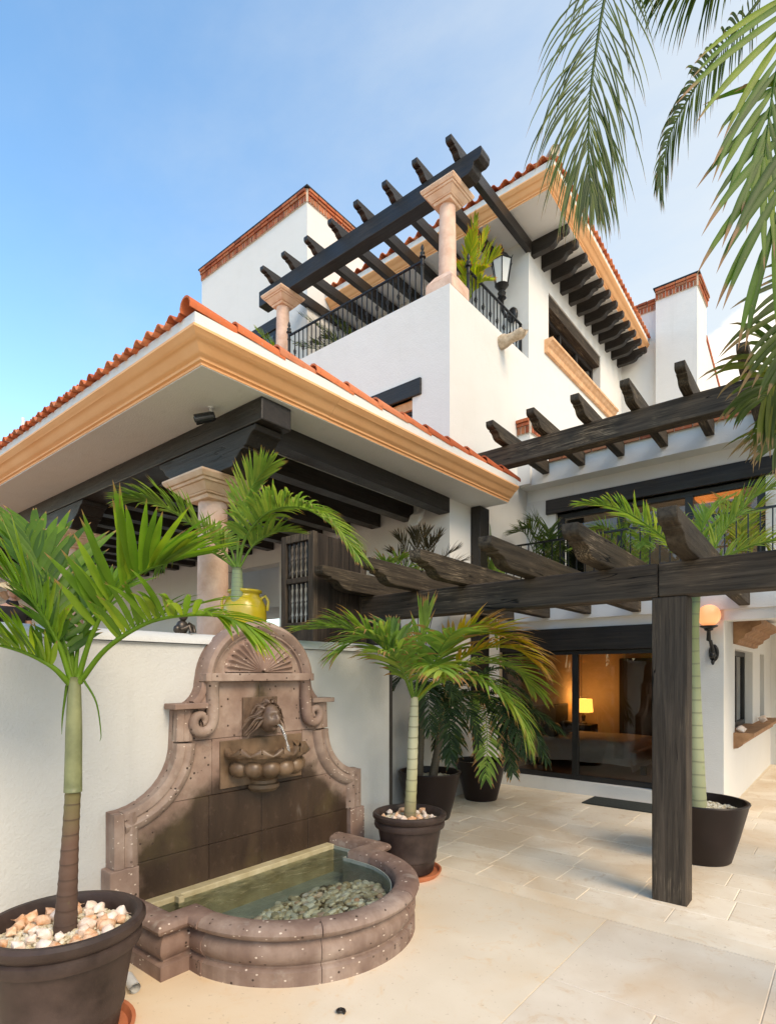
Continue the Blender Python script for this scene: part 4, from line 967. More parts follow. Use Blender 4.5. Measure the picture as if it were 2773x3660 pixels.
box_part('seat', 'room_dark', tb, -2.32, -1.75, 8.95, 9.75, 0.55, 0.61, bevel=0.01)
for a in (-2.30, -1.83):
    for b_ in (8.97, 9.67): box_part('leg', 'room_dark', tb, a, a+.06, b_, b_+.06, 0.17, 0.549)
dm = build(MB().box(-2.72, -1.85, 7.24, 7.72, 0.0005, 0.016), 'doormat', 'black_rubber', bevel=0.005)
tag(dm, 'flat dark green doormat in front of the sliding glass door', 'doormat')

# ------------------------------------------------------------------ wall fountain
FY, FX = 2.66, -3.37                 # centre line, front face of the back slab
ft = thing('wall_fountain', 'carved pinkish stone wall fountain with a shell arch, mask spout and half-round basin', 'fountain', (-3.2, FY, 0))
def Wout(z):                         # half-width of the outline at height z
    if z < 0.50: return 1.10
    if z < 0.83: return 1.075
    if z < 1.21:
        c_ = 1-(z-0.83)/0.38; th = math.acos(max(-1, min(1, c_))); return 1.075-0.40*math.sin(th)
    if z < 1.44: return 0.675-0.01*(z-1.21)/0.23
    if z < 1.60:
        c_ = 1-(z-1.44)/0.16; th = math.acos(max(-1, min(1, c_))); return 0.665-0.175*math.sin(th)
    q = (z-1.60)/0.43; return 0.485*math.sqrt(max(0, 1-q*q))
zs = [0, .25, .499, .501, .83] + [.83+.38*(1-math.cos(PI/2*i/10)) for i in range(1, 11)] + [1.30, 1.439] + [1.44+.16*(1-math.cos(PI/2*i/7)) for i in range(1, 8)] + [1.60+.43*math.sin(PI/2*i/16) for i in range(1, 17)]
out = [(FY+Wout(z), z) for z in zs]; full = out + [(2*FY-a, z) for a, z in out[::-1][1:]]
build(MB().prism([(-3.458, a, z) for a, z in full], (0.055, 0, 0)), 'backing', 'cantera', ft)
def block(z0, z1, a, b_, x1=FX-0.012, inset=0.10, n=8, mat='cantera_wet', name='stone_block'):
    gp = 0.0013; zz = [z0+gp+(z1-z0-2*gp)*i/n for i in range(n+1)]
    Rr = [(min(b_-gp, Wout(z)-inset), z) for z in zz]; Ll = [(max(a+gp, -Wout(z)+inset), z) for z in zz]
    pts = [(FY+p, z) for p, z in Rr] + [(FY+p, z) for p, z in Ll[::-1]]
    ded = []
    for p in pts:
        if not ded or (abs(p[0]-ded[-1][0])+abs(p[1]-ded[-1][1])) > 1e-4: ded.append(p)
    return build(MB().prism([(-3.402, p, z) for p, z in ded], (x1+3.402, 0, 0)), name, mat, ft, bevel=0.003, seg=1)
block(0.20, 0.50, -2, -0.42); block(0.20, 0.50, -0.42, 0.02, x1=FX-.010); block(0.20, 0.50, 0.02, 0.48); block(0.20, 0.50, 0.48, 2, x1=FX-.011)
block(0.50, 0.83, -2, -0.42); block(0.50, 0.83, -0.42, 0.02); block(0.50, 0.83, 0.02, 0.48, x1=FX-.010); block(0.50, 0.83, 0.48, 2)
block(0.83, 1.21, -2, -0.40, x1=FX-.010, n=16); block(0.83, 1.21, -0.40, -0.17); block(0.83, 1.21, -0.17, 0.42, x1=FX-.014); block(0.83, 1.21, 0.42, 2, n=16)
block(1.21, 1.60, -2, 0.0, inset=0.055, n=14); block(1.21, 1.60, 0.0, 2, x1=FX-.011, inset=0.055, n=14)
# edge moulding: swept along the outline in pieces
def moulding(z0, z1, wdt, sgn, prd=0.045, n=14):
    rows = []
    zz = [z0+0.003+(z1-z0-0.006)*(1-math.cos(PI/2*i/n) if z0 > .6 else i/n) for i in range(n+1)]
    pts = [V((Wout(z), z)) for z in zz]
    for i, p in enumerate(pts):
        t_ = (pts[min(i+1, n)]-pts[max(i-1, 0)]).normalized(); nin = V((-t_.y, t_.x))
        if nin.x > 0: nin = -nin
        row = []
        for q, d_ in ((0.0, -0.04), (0.0, prd*.62), (wdt*.10, prd*.85), (wdt*.34, prd*.85), (wdt*.40, prd*.55), (wdt*.46, prd*.62), (wdt*.62, prd), (wdt*.82, prd*.8), (wdt*.95, prd*.3), (wdt, -0.02)):
            r_ = p + nin*q; row.append((FX-0.008+d_, FY+sgn*max(r_.x, 0), r_.y))
        rows.append(row)
    m = MB().grid(rows); k = len(rows[0]); m.f += [tuple(range(k)), tuple(range(len(m.v)-1, len(m.v)-k-1, -1))]
    return build(m, 'edge_moulding', 'cantera', ft, smooth='auto')
for sgn in (1, -1):
    build(MB().box(-3.458, FX+0.035, *sorted((FY+sgn*1.105, FY+sgn*0.93)), -0.005, 0.50), 'pilaster', 'cantera', ft, bevel=0.008)
    moulding(0.50, 0.83, 0.16, sgn); moulding(0.83, 1.21, 0.15, sgn)
    moulding(1.215, 1.425, 0.13, sgn, 0.03); moulding(1.47, 1.60, 0.12, sgn, 0.03)
    build(MB().box(-3.45, FX+0.06, *sorted((FY+sgn*0.71, FY+sgn*0.47)), 1.425, 1.462), 'shelf', 'cantera', ft, bevel=0.006)
    # scroll
    pts = [(FX+.02, FY+sgn*0.42, 1.60), (FX+.025, FY+sgn*0.42, 1.45), (FX+.03, FY+sgn*0.425, 1.36)]
    for i in range(22):
        a = PI + i*0.36; r_ = 0.085*(1-i/26); pts.append((FX+.03, FY+sgn*(0.51+r_*math.cos(a)), 1.34+r_*math.sin(a)))
    build(MB().tube(pts, [0.045]*3+[0.042*(1-i/40) for i in range(22)], 10), 'scroll', 'cantera', ft, smooth=True)
# arch head: plate, roll moulding and fluted shell
az = 1.603
arc = [(0.43*math.cos(PI*i/24), az+0.385*math.sin(PI*i/24)) for i in range(25)]
build(MB().prism([(-3.402, FY+a, z) for a, z in arc], (0.030, 0, 0)), 'arch_plate', 'cantera', ft)
rows = []
for i in range(33):
    a = PI*i/32; row = []
    for q, d_ in ((0.485, -0.05), (0.488, 0.01), (0.475, 0.045), (0.450, 0.058), (0.422, 0.045), (0.405, 0.022), (0.395, 0.022), (0.385, -0.02)):
        row.append((FX+d_, FY+q*math.cos(a), az+(q-0.055)*math.sin(a)))
    rows.append(row)
m = MB().grid(rows); m.f += [tuple(range(8)), tuple(range(32*8+7, 32*8-1, -1))]
build(m, 'arch_moulding', 'cantera', ft, smooth='auto')
build(MB().box(-3.40, FX+0.055, FY-0.485, FY+0.485, az-0.002, az+0.055), 'arch_sill', 'cantera', ft, bevel=0.006)
NF = 17; rows = []
for j in range(11):
    rr = 0.05 + 0.95*j/10; row = []
    for i in range(NF*8+1):
        a = PI*i/(NF*8); fl_ = abs(math.sin(NF*a)); R0 = 0.335*(0.94+0.06*fl_ if j > 8 else 1)
        dep = 0.004 + 0.026*fl_*min(1, rr*1.3) - (0.030 if j == 10 else 0)
        row.append((FX+0.040-dep*1.25 if j < 10 else FX-0.02, FY+R0*rr*math.cos(a), az+0.062+0.285*(R0/0.335)*rr*math.sin(a)))
    rows.append(row)
build(MB().grid(rows), 'shell_fan', 'cantera', ft, smooth=True)
# mask spout
mx_, my_, mz_ = FX+0.10, FY+0.0, 1.335
build(MB().box(-3.41, FX+0.004, FY-0.155, FY+0.155, 1.205, 1.485), 'mask_plate', 'mask_stone', ft, bevel=0.004)
def face(d):
    q = 1.0
    fx, fy, fz = d.x, d.y, d.z
    if fx > 0:
        q += 0.42*math.exp(-((fy/0.16)**2+((fz+0.05)/0.30)**2))*max(0, fx)          # nose
        q -= 0.26*math.exp(-(((abs(fy)-0.36)/0.17)**2+((fz-0.20)/0.12)**2))          # eye sockets
        q += 0.16*math.exp(-((fy/0.5)**2+((fz-0.42)/0.12)**2))                        # brow
        q += 0.17*math.exp(-((fy/0.25)**2+((fz+0.40)/0.07)**2)) - 0.24*math.exp(-((fy/0.16)**2+((fz+0.50)/0.06)**2))   # lips
        q += 0.10*math.exp(-((fy/0.25)**2+((fz+0.72)/0.14)**2))                       # chin
        q += 0.06*math.exp(-(((abs(fy)-0.55)/0.2)**2+((fz+0.2)/0.2)**2))              # cheeks
    return q
build(MB().ball((mx_, my_, mz_), (0.085, 0.075, 0.105), 40, 28, face), 'mask_face', 'mask_stone', ft, smooth=True)
hr = MB(); r3 = random.Random(3)
for i in range(34):
    a = -0.5 + (PI+1.0)*i/33; a = a if i % 2 else a+0.03; lv = (i % 3)*0.02
    c0_ = V((mx_+0.02-lv*.5, my_+0.070*math.cos(a), mz_+0.03+0.085*math.sin(a)))
    L_ = 0.07+0.03*r3.random() + (0.05 if math.sin(a) < 0.3 else 0)
    dv = V((-0.6, math.cos(a)*1.1, math.sin(a)*0.8-0.35)).normalized(); pts = []; rd = []
    for q in range(8):
        t_ = q/7; pts.append(c0_ + dv*L_*t_ + V((0, 0, -0.06*t_*t_ + 0.010*math.sin(t_*7+i)))); rd.append(0.0155*(1-0.75*t_)*(0.6+0.4*math.sin(PI*min(1, t_*1.5+.2))))
    hr.tube(pts, rd, 6)
build(hr, 'mask_hair', 'mask_stone', ft, smooth=True)
# bowl with petals
bx_, by_, bz_ = FX-0.005, FY+0.02, 0.80
build(MB().box(-3.41, FX+0.002, FY-0.34, FY+0.40, 0.86, 1.19), 'bowl_plate', 'bowl_stone', ft, bevel=0.004)
build(MB().lathe([(0.0, 0.0), (0.10, 0.005), (0.125, 0.03), (0.125, 0.055), (0.108, 0.065), (0.108, 0.085), (0.12, 0.095), (0.10, 0.12), (0.17, 0.16), (0.27, 0.22), (0.29, 0.265), (0.325, 0.275), (0.335, 0.30), (0.30, 0.305), (0.27, 0.265), (0.15, 0.23), (0.0, 0.22)], bx_, by_, bz_, 40, -PI/2, PI/2, cap=False), 'bowl', 'bowl_stone', ft, smooth='auto')
for k in range(7):
    a = -PI/2 + PI*(k+.5)/7
    build(MB().ball((bx_+0.245*math.cos(a), by_+0.245*math.sin(a), bz_+0.195), (0.072, 0.072, 0.066), 16, 10), 'lobe', 'bowl_stone', ft, smooth=True)
    pm = MB(); rows = []
    for i in range(7):
        u_ = -0.21+0.42*i/6; row = []
        for j in range(4):
            rr = 0.325 + [0.0, 0.018, 0.024, 0.006][j]*math.cos(u_*6); hh = 0.272+[0.0, 0.025, 0.055, 0.072][j]*(0.35+0.65*abs(u_)/0.21)
            row.append((bx_+rr*math.cos(a+u_), by_+rr*math.sin(a+u_), bz_+hh))
        row.append((bx_+(rr-.04)*math.cos(a+u_), by_+(rr-.04)*math.sin(a+u_), bz_+hh-0.004)); rows.append(row)
    build(pm.grid(rows), 'petal', 'bowl_stone', ft, smooth=True)
build(MB().lathe([(0.0, 0.0), (0.285, 0.0)], bx_, by_, bz_+0.282, 24, -PI/2, PI/2), 'bowl_water', 'water', ft)
mo = V((mx_+0.095, my_+0.005, mz_-0.045)); pts = []
for i in range(13):
    t_ = i/12; pts.append(mo + V((0.11*t_, 0.01*t_, -0.01*t_ - 0.205*t_*t_)))
build(MB().tube(pts, [0.009-0.003*math.sin(i*1.7)*(i > 2) for i in range(13)], 8), 'water_stream', 'water_jet', ft, smooth=True)
# basin: moulded stone kerb in pieces, liner, water
BC, BRr = (-2.865, 2.56), 0.78
bprof = [(0.0, -0.005), (0.0, 0.075), (-0.012, 0.085), (-0.03, 0.088), (-0.03, 0.098), (-0.012, 0.118), (0.004, 0.15), (0.002, 0.185), (-0.018, 0.212), (-0.034, 0.225), (-0.03, 0.236), (0.0, 0.245), (0.022, 0.262), (0.029, 0.280), (0.022, 0.300), (0.006, 0.314), (-0.022, 0.322), (-0.060, 0.323), (-0.095, 0.318), (-0.12, 0.306), (-0.132, 0.290), (-0.135, -0.005)]
def arcp(a0, a1, n): return [(BC[0]+BRr*math.cos(a0+(a1-a0)*i/n), BC[1]+BRr*math.sin(a0+(a1-a0)*i/n)) for i in range(n+1)]
pieces = [[(-3.40, BC[1]-BRr-0.17), (-2.88, BC[1]-BRr-0.17), (-2.88, BC[1]-BRr), (-2.77, BC[1]-BRr)]]
cuts = [R(-83), R(-32), R(18), R(83)]
for c0_, c1_ in zip(cuts, cuts[1:]): pieces.append(arcp(c0_+0.0025, c1_-0.0025, 16))
pieces.append([(-2.77, BC[1]+BRr), (-2.88, BC[1]+BRr), (-2.88, BC[1]+BRr+0.17), (-3.40, BC[1]+BRr+0.17)])
for pc in pieces: build(sweep(pc, bprof), 'basin_kerb', 'cantera_dark', ft, smooth='auto')
iy0, iy1 = BC[1]-BRr-0.018, BC[1]+BRr+0.018
inner = [(-3.36, iy0), (-3.033, iy0), (-3.033, BC[1]-BRr+0.152)] + [(BC[0]+(BRr-0.152)*math.cos(a), BC[1]+(BRr-0.152)*math.sin(a)) for a in [R(-84+168*i/24) for i in range(25)]] + [(-3.033, BC[1]+BRr-0.152), (-3.033, iy1), (-3.36, iy1)]
build(MB().prism([(x, yy, 0.012) for x, yy in inner], (0, 0, 0.03)), 'basin_floor', 'liner', ft)
lin = sweep(inner, [(0.0, 0.02), (0.0, 0.252), (-0.006, 0.252), (-0.006, 0.02)], closed=False); build(lin, 'basin_liner', 'liner', ft)
box_part('basin_ledge', 'ledge_stone', ft, -3.402, -3.305, BC[1]-BRr-0.02, BC[1]+BRr+0.02, 0.012, 0.262, bevel=0.006)
box_part('ledge_notch', 'ledge_stone', ft, -3.303, -3.255, BC[1]-BRr+0.16, BC[1]-BRr+0.20, 0.20, 0.264, bevel=0.004)
build(MB().add([(x, yy, 0.226) for x, yy in inner], [tuple(range(len(inner)))]), 'basin_water', 'water', ft)
# pebbles on the basin floor
pm = MB(); r5 = random.Random(5); k = 0
while k < 1250:
    a, rr = r5.uniform(-1.45, 1.45), (BRr-0.17)*math.sqrt(r5.random()); px_, py_ = BC[0]+rr*math.cos(a)-0.02, BC[1]+rr*math.sin(a)*0.98
    d_ = math.hypot((px_+2.62)/0.60, (py_-2.56)/0.78)
    if d_ > 1.0 + 0.15*r5.random(): continue
    s_ = r5.uniform(0.016, 0.042); z_ = 0.06 + 0.135*max(0, 1-d_*d_)**.6 * r5.random()**0.4; cc = r5.random()
    n0 = len(pm.v); tilt = r5.uniform(0, PI)
    pm.ball((0, 0, 0), (s_, s_*r5.uniform(.6, .9), s_*0.42), 7, 4)
    for i in range(n0, len(pm.v)):
        x, yy, z = pm.v[i]; pm.v[i] = (px_+x*math.cos(tilt)-yy*math.sin(tilt), py_+x*math.sin(tilt)+yy*math.cos(tilt), z_+z+x*0.25)
    if pm.c is None: pm.c = []
    pm.c += [(cc, 0, 0)]*(len(pm.v)-n0); k += 1
pb_ = build(pm, 'pebbles', 'pebble', smooth=True, kind='stuff'); tag(pb_, 'smooth pebbles lying under the water in the fountain basin', 'pebbles')
wt = box_part('square_tile', 'paper', None, 0, 0.19, 0, 0.19, 0, 0.008); put(wt, (-2.56, 2.12, 0.180)); wt.rotation_euler = (0.06, -0.04, R(70)); tag(wt, 'pale blue square tile lying in the fountain water', 'tile')
# pipe stubs beside the basin
for k, (p, q, mt, lb) in enumerate((((-3.05, 3.70, 0.27), (-2.98, 3.90, 0.27), 'cantera', 'brown pipe stub at the right end of the fountain basin'), ((-3.02, 1.50, 0.03), (-2.88, 1.47, 0.03), 'white_plastic', 'short white plastic pipe lying beside the left end of the basin'))):
    p, q = V(p), V(q); m = MB(); r_ = 0.032 if k == 0 else 0.028
    m.tube([p, q], r_, 14, cap=False); m.tube([q, p], r_*.8, 14, cap=False)
    if k == 0: m.v = m.v; m.box(-3.12, -2.99, 3.66, 3.76, -0.01, 0.25)
    tag(build(m, 'pipe_stub', mt, smooth='auto'), lb, 'pipe')
sn = MB(); pts = [(0.022*(1-i/26)*math.cos(i*.55), 0.022*(1-i/26)*math.sin(i*.55), 0.008+0.0004*i) for i in range(22)]
sn.tube(pts, [0.008*(1-i/30) for i in range(22)], 8); snl = build(sn, 'snail_shell', 'black_clay', smooth=True)
p_ = on(1220, 3621, z=0.0); put(snl, (p_.x, p_.y, 0.001)); tag(snl, 'small dark spiral snail shell on the bare concrete floor', 'shell')

# ------------------------------------------------------------------ pots
def ribbed_pot(cx, cy, s, label, mat='brown_pot', z0=0.035):
    t_ = thing('plant_pot', label, 'plant pot', (cx, cy, 0), 'ribbed brown pots')
    pr = [(0.0, 0), (0.195, 0), (0.20, 0.01), (0.215, 0.10), (0.222, 0.105), (0.225, 0.118), (0.222, 0.13), (0.248, 0.28), (0.262, 0.355), (0.285, 0.362), (0.292, 0.38), (0.290, 0.405), (0.278, 0.415), (0.290, 0.425), (0.305, 0.445), (0.305, 0.465), (0.292, 0.478), (0.272, 0.478), (0.262, 0.465), (0.258, 0.40), (0.0, 0.40)]
    build(MB().lathe([(a*s, z0+b_*s) for a, b_ in pr], cx, cy, 0, 48, cap=False), 'pot', mat, t_, smooth='auto')
    build(MB().lathe([(0, 0), (0.235*s, 0), (0.262*s, 0.03*s), (0.266*s, 0.045*s), (0.25*s, 0.045*s), (0.235*s, 0.02*s), (0, 0.02*s)], cx, cy, 0.001, 40, cap=False), 'saucer', 'terracotta_pot', t_, smooth='auto')
    return t_, z0+0.425*s, 0.258*s
def smooth_pot(cx, cy, r, h, label, z0=0.0, mat='dark_pot', group='smooth dark pots'):
    t_ = thing('plant_pot', label, 'plant pot', (cx, cy, z0), group)
    pr = [(0, 0), (r*.60, 0), (r*.63, h*.02), (r*.80, h*.45), (r*.97, h*.95), (r, h*.985), (r*.99, h), (r*.93, h), (r*.91, h*.97), (r*.90, h*.84), (0, h*.84)]
    build(MB().lathe(pr, cx, cy, z0, 44, cap=False), 'pot', mat, t_, smooth='auto')
    return t_, z0+h*.88, r*.90
def gravel(pot, cx, cy, z, r, n, seed, sz=0.012):
    rg = random.Random(seed); m = MB()
    m.lathe([(r*0.99, -0.03), (r*0.6, -0.004), (0.0, 0.0)], cx, cy, z-0.01, 20, cap=False); m.c = [(0.5, 0, 0)]*len(m.v)
    for _ in range(n):
        a, rr = rg.uniform(0, 2*PI), r*0.97*math.sqrt(rg.random()); s_ = rg.uniform(.6, 1.5)*sz; n0 = len(m.v)
        m.ball((cx+rr*math.cos(a), cy+rr*math.sin(a), z-0.004-0.02*(rr/r)**2+rg.uniform(0, .006)), (s_, s_*rg.uniform(.6, 1), s_*.7), 6, 4, lambda d: 1+.25*mnoise.noise(d*2+V((n0, 0, 0)))); m.c += [(rg.choice([.3, .5, .6, .7, .8]), 0, 0)]*(len(m.v)-n0)
    o = build(m, 'gravel', 'pebble', pot, kind='stuff'); return o
def conch_mesh(mat, seed):
    rg = random.Random(seed); rows = []; n = 14; sg = 16
    for i in range(n+1):
        t_ = i/n; row = []
        r_ = (0.010 + 0.46*math.sin(PI*min(1, t_*1.15))**1.4*(1 if t_ < .62 else (1-t_)/.38*.9+.10)) * 1.0
        for k in range(sg):
            a = 2*PI*k/sg; sp_ = 1.0
            if 0.40 < t_ < 0.72: sp_ += 0.38*max(0, math.sin(a*4+t_*6))**3
            sp_ += 0.18*(1 if (k in (0, 1, 2) and .15 < t_ < .6) else 0)
            row.append((r_*sp_*math.cos(a), r_*sp_*math.sin(a)*.82, t_*1.25-.62 + 0.03*math.sin(a)))
        rows.append(row)
    m = MB().grid(rows, close_u=True); m.v = [(z*.1, x*.1, y*.1) for x, y, z in m.v]
    m.f.append(tuple(range(sg))); m.f.append(tuple(range(len(m.v)-1, len(m.v)-sg-1, -1)))
    return mesh_only(m, 'conch_shell', mat, 'auto')
CON = [conch_mesh('conch', 1), conch_mesh('conch_pale', 2)]
def conch(loc, s, rot, label, group, k=None):
    o = bpy.data.objects.new('conch_shell', CON[rnd.randrange(2) if k is None else k]); COL.objects.link(o); put(o, V(loc)); o.rotation_euler = rot; o.scale = (s,)*3
    tag(o, label, 'shell', group)
def scatter_shells(cx, cy, z, r, n, s, keep, label, group, seed):
    rg = random.Random(seed); P = []; tries = 0
    while len(P) < n and tries < 4000:
        tries += 1; a, rr = rg.uniform(0, 2*PI), r*math.sqrt(rg.uniform(keep, 1)); x, yy = cx+rr*math.cos(a), cy+rr*math.sin(a)
        if all((x-p)**2+(yy-q)**2 > (0.062*s)**2 for p, q in P):
            P.append((x, yy)); conch((x, yy, z+0.022*s), s*rg.uniform(.65, 1.05), (rg.uniform(-.5, .5), rg.uniform(-.4, .4), rg.uniform(0, 2*PI)), label, group)
potA, zA, rA = ribbed_pot(-2.75, 1.08, 1.10, 'big ribbed brown plastic pot full of shells beside the left end of the fountain')
gravel(potA, -2.75, 1.08, zA, rA, 900, 11); scatter_shells(-2.75, 1.08, zA, rA*.86, 36, 0.70, 0.10, 'small orange and white conch shell on gravel in the big pot left of the fountain', 'shells in the big pot', 4)
potB, zB, rB = ribbed_pot(-2.87, 3.80, 1.0, 'ribbed brown plastic pot on a saucer between the fountain basin and the doorway')
gravel(potB, -2.87, 3.80, zB, rB, 500, 12); scatter_shells(-2.87, 3.80, zB, rB*.84, 20, 0.66, 0.12, 'small pale conch shell on the gravel of the ribbed pot right of the basin', 'shells in the smaller ribbed pot', 9)
potC, zC, rC = smooth_pot(-3.80, 5.42, 0.36, 0.54, 'smooth dark pot with two thin palm trunks just past the end of the garden wall')
gravel(potC, -3.80, 5.42, zC, rC, 420, 13)
potD, zD, rD = smooth_pot(-3.85, 6.66, 0.335, 0.52, 'smooth dark pot standing left of the sliding glass door')
gravel(potD, -3.85, 6.66, zD, rD, 420, 14)
potE, zE, rE = smooth_pot(-1.08, 5.75, 0.385, 0.53, 'smooth dark pot behind the square pergola post')
gravel(potE, -1.08, 5.75, zE, rE, 600, 15, 0.014)
conch((-1.15, 8.62, 0.945), 1.15, (0.3, -0.6, 2.2), 'pale conch shell at the near end of the stone window sill', 'shells on the stone sill', 1)
conch((-1.12, 10.62, 0.95), 1.35, (0.2, 0.3, 0.4), 'pale conch shell farther along the stone window sill', 'shells on the stone sill', 1)

# ------------------------------------------------------------------ things on the terrace
# antique timber gate with turned spindles
ag = thing('antique_gate', 'dark antique timber gate with two rows of turned spindles behind the garden wall', 'gate', (-3.95, 4.0, 1.22))
gx0, gx1, gy0 = -4.49, -4.02, 3.80
for a, b_, c_, d_ in ((gx0, gx0+.075, 1.22, 3.03), (gx1-.075, gx1, 1.22, 3.03), (gx0+.075, gx1-.075, 2.95, 3.03), (gx0+.075, gx1-.075, 2.545, 2.60), (gx0+.075, gx1-.075, 1.22, 2.16)):
    box_part('gate_rail', 'worn_z', ag, a+.001, b_-.001, gy0, gy0+0.06, c_+.001, d_-.001, bevel=0.006)
spp = [(0.016, 0), (0.016, 0.05), (0.009, 0.06), (0.014, 0.08), (0.018, 0.12), (0.012, 0.15), (0.018, 0.165), (0.010, 0.18), (0.017, 0.22), (0.010, 0.27), (0.016, 0.285), (0.016, 0.32)]
for z0, h in ((2.161, 0.383), (2.601, 0.348)):
    sm = mesh_only(MB().lathe([(r_*1.05, z*h/0.32) for r_, z in spp], 0, 0, 0, 10), 'spindle', 'wood_z', True)
    for i in range(5): part('spindle', sm, (gx0+.107+i*0.064, gy0+0.03, z0), ag)
for i in range(4):
    a = 3.862 + i*0.150; box_part('gate_plank', 'gate_wood', ag, gx1-.055, gx1-.004+rnd.uniform(-.003, .003), a, a+.147, 1.22, 3.02-0.01*(i % 2), bevel=0.004)
box_part('gate_post', 'worn_z', ag, gx1-.09, gx1+.01, 4.463, 4.56, 1.22, 2.96, bevel=0.006)
jr = MB().lathe([(0, 0), (0.10, 0), (0.12, 0.02), (0.165, 0.16), (0.185, 0.30), (0.18, 0.40), (0.15, 0.46), (0.125, 0.485), (0.125, 0.505), (0.145, 0.515), (0.145, 0.535), (0.12, 0.535), (0.11, 0.50), (0, 0.48)], 0, 0, 0, 36, cap=False)
jx, jy, jz = -4.05, 3.03, 1.93
jt = thing('glazed_jar', 'yellow glazed jar with loop handles behind the arched top of the fountain', 'jar', (jx, jy, jz-0.10))
jo = build(jr, 'body', 'yellow_glaze', jt, smooth=True, origin=(0, 0, 0)); put(jo, (jx, jy, jz-0.10), jt)
for sg in (1, -1):
    d_ = V((math.cos(0.6), math.sin(0.6), 0))*sg; b0 = V((jx, jy, jz-0.10))
    build(MB().tube([b0+d_*0.135+V((0, 0, .46)), b0+d_*0.18+V((0, 0, .485)), b0+d_*0.205+V((0, 0, .44)), b0+d_*0.195+V((0, 0, .36))], 0.013, 8), 'handle', 'yellow_glaze', jt, smooth=True)
box_part('stand', 'pink_stone', jt, jx-.16, jx+.16, jy-.16, jy+.16, 1.22, jz-0.101, bevel=0.01)
pc = on(652, 2240, x=-3.56)
fg = thing('figurine', 'small dark seated figurine on top of the garden wall', 'figurine', (pc.x, pc.y, 1.93))
q = V((pc.x, pc.y, 1.925))
build(MB().ball(q+V((0, 0, .045)), (.035, .045, .05), 14, 8).ball(q+V((0, -.035, .03)), (.025, .03, .03)).tube([q+V((.02, .03, .07)), q+V((.04, .06, .05)), q+V((.04, .07, .01))], [.016, .014, .012], 8).tube([q+V((.02, -.01, .03)), q+V((.06, .02, .05)), q+V((.06, .03, .005))], [.02, .017, .014], 8), 'body', 'bronze', fg, smooth=True)
build(MB().ball(q+V((.005, .005, .12)), (.03, .03, .034), 14, 10, face), 'head', 'bronze', fg, smooth=True)
bc = thing('clay_urn', 'round black clay urn behind the antique gate on the terrace', 'urn', (-4.25, 5.35, 1.22))
build(MB().lathe([(0, 0), (0.17, 0), (0.29, 0.30), (0.37, 0.75), (0.36, 1.05), (0.27, 1.35), (0.20, 1.45), (0.22, 1.50), (0.18, 1.50), (0.17, 1.44), (0, 1.4)], -4.62, 5.35, 1.22, 30, cap=False), 'body', 'black_clay', bc, smooth=True)

# ------------------------------------------------------------------ man on the terrace, looking at his phone
man = thing('person', 'man in a straw hat and black t-shirt looking down at a phone on the terrace', 'person', (-8.22, 2.60, 1.22))
def skinned(name, chains, mat, parent, base, sub=2, root=0):
    vs_, es_, rs_ = [], [], []
    for ch in chains:
        prev = None
        for p, r_ in ch:
            idx = None
            for i, v_ in enumerate(vs_):
                if (V(v_)-V(p)).length < 1e-5: idx = i
            if idx is None: vs_.append(tuple(p)); rs_.append(r_); idx = len(vs_)-1
            if prev is not None: es_.append((prev, idx))
            prev = idx
    me = bpy.data.meshes.new(name); me.from_pydata([tuple(V(v_)*U) for v_ in vs_], es_, []); ob = bpy.data.objects.new(name, me); COL.objects.link(ob)
    put(ob, base, parent); sk = ob.modifiers.new('skin', 'SKIN'); sk.use_smooth_shade = True
    for i, d_ in enumerate(me.skin_vertices[0].data): d_.radius = (rs_[i]*U, rs_[i]*U); d_.use_root = (i == root)
    ss = ob.modifiers.new('sub', 'SUBSURF'); ss.levels = ss.render_levels = sub
    me.materials.append(MATS[mat]); return ob
MBASE = (-8.22, 2.60, 1.22)
# body frame: facing +x (to the right of the picture); heights in units for a 1.80 m man
skinned('body', [[((0, 0, .80), .105), ((0, 0, .95), .11), ((0, 0, 1.13), .125), ((.01, 0, 1.24), .10), ((.03, 0, 1.32), .048), ((.06, 0, 1.40), .052)],
                 [((.01, 0, 1.24), .10), ((0, -.15, 1.225), .055), ((.02, -.19, 1.05), .042), ((.06, -.18, .93), .034), ((.20, -.12, .955), .027), ((.30, -.06, .985), .022)],
                 [((.01, 0, 1.24), .10), ((0, .15, 1.225), .055), ((.02, .19, 1.05), .042), ((.06, .18, .93), .034), ((.20, .12, .955), .027), ((.30, .04, .985), .022)],
                 [((0, 0, .80), .105), ((0, -.09, .74), .078), ((.02, -.09, .42), .055), ((0, -.09, .08), .038), ((.12, -.09, .03), .03)],
                 [((0, 0, .80), .105), ((0, .09, .74), .078), ((.02, .09, .42), .055), ((0, .09, .08), .038), ((.12, .09, .03), .03)]], 'skin', man, MBASE)
def mface(d):
    q = 1.0
    if d.x > 0:
        q += 0.20*math.exp(-((d.y/0.14)**2+((d.z+0.10)/0.22)**2)) - 0.07*math.exp(-(((abs(d.y)-0.34)/0.16)**2+((d.z-0.10)/0.10)**2)) - 0.05*math.exp(-((d.y/0.22)**2+((d.z+0.48)/0.05)**2)) + 0.06*math.exp(-((d.y/0.22)**2+((d.z+0.75)/0.15)**2))
    return q
hb = V(MBASE)+V((.085, 0, 1.475))
hd = build(MB().ball((0, 0, 0), (0.083, 0.066, 0.10), 28, 20, mface).ball((-.005, .066, -.005), (.018, .008, .026), 8, 6).ball((-.005, -.066, -.005), (.018, .008, .026), 8, 6), 'head', 'skin', man, smooth=True, origin=(0, 0, 0)); put(hd, hb, man); hd.rotation_euler = (0, 0.42, 0)
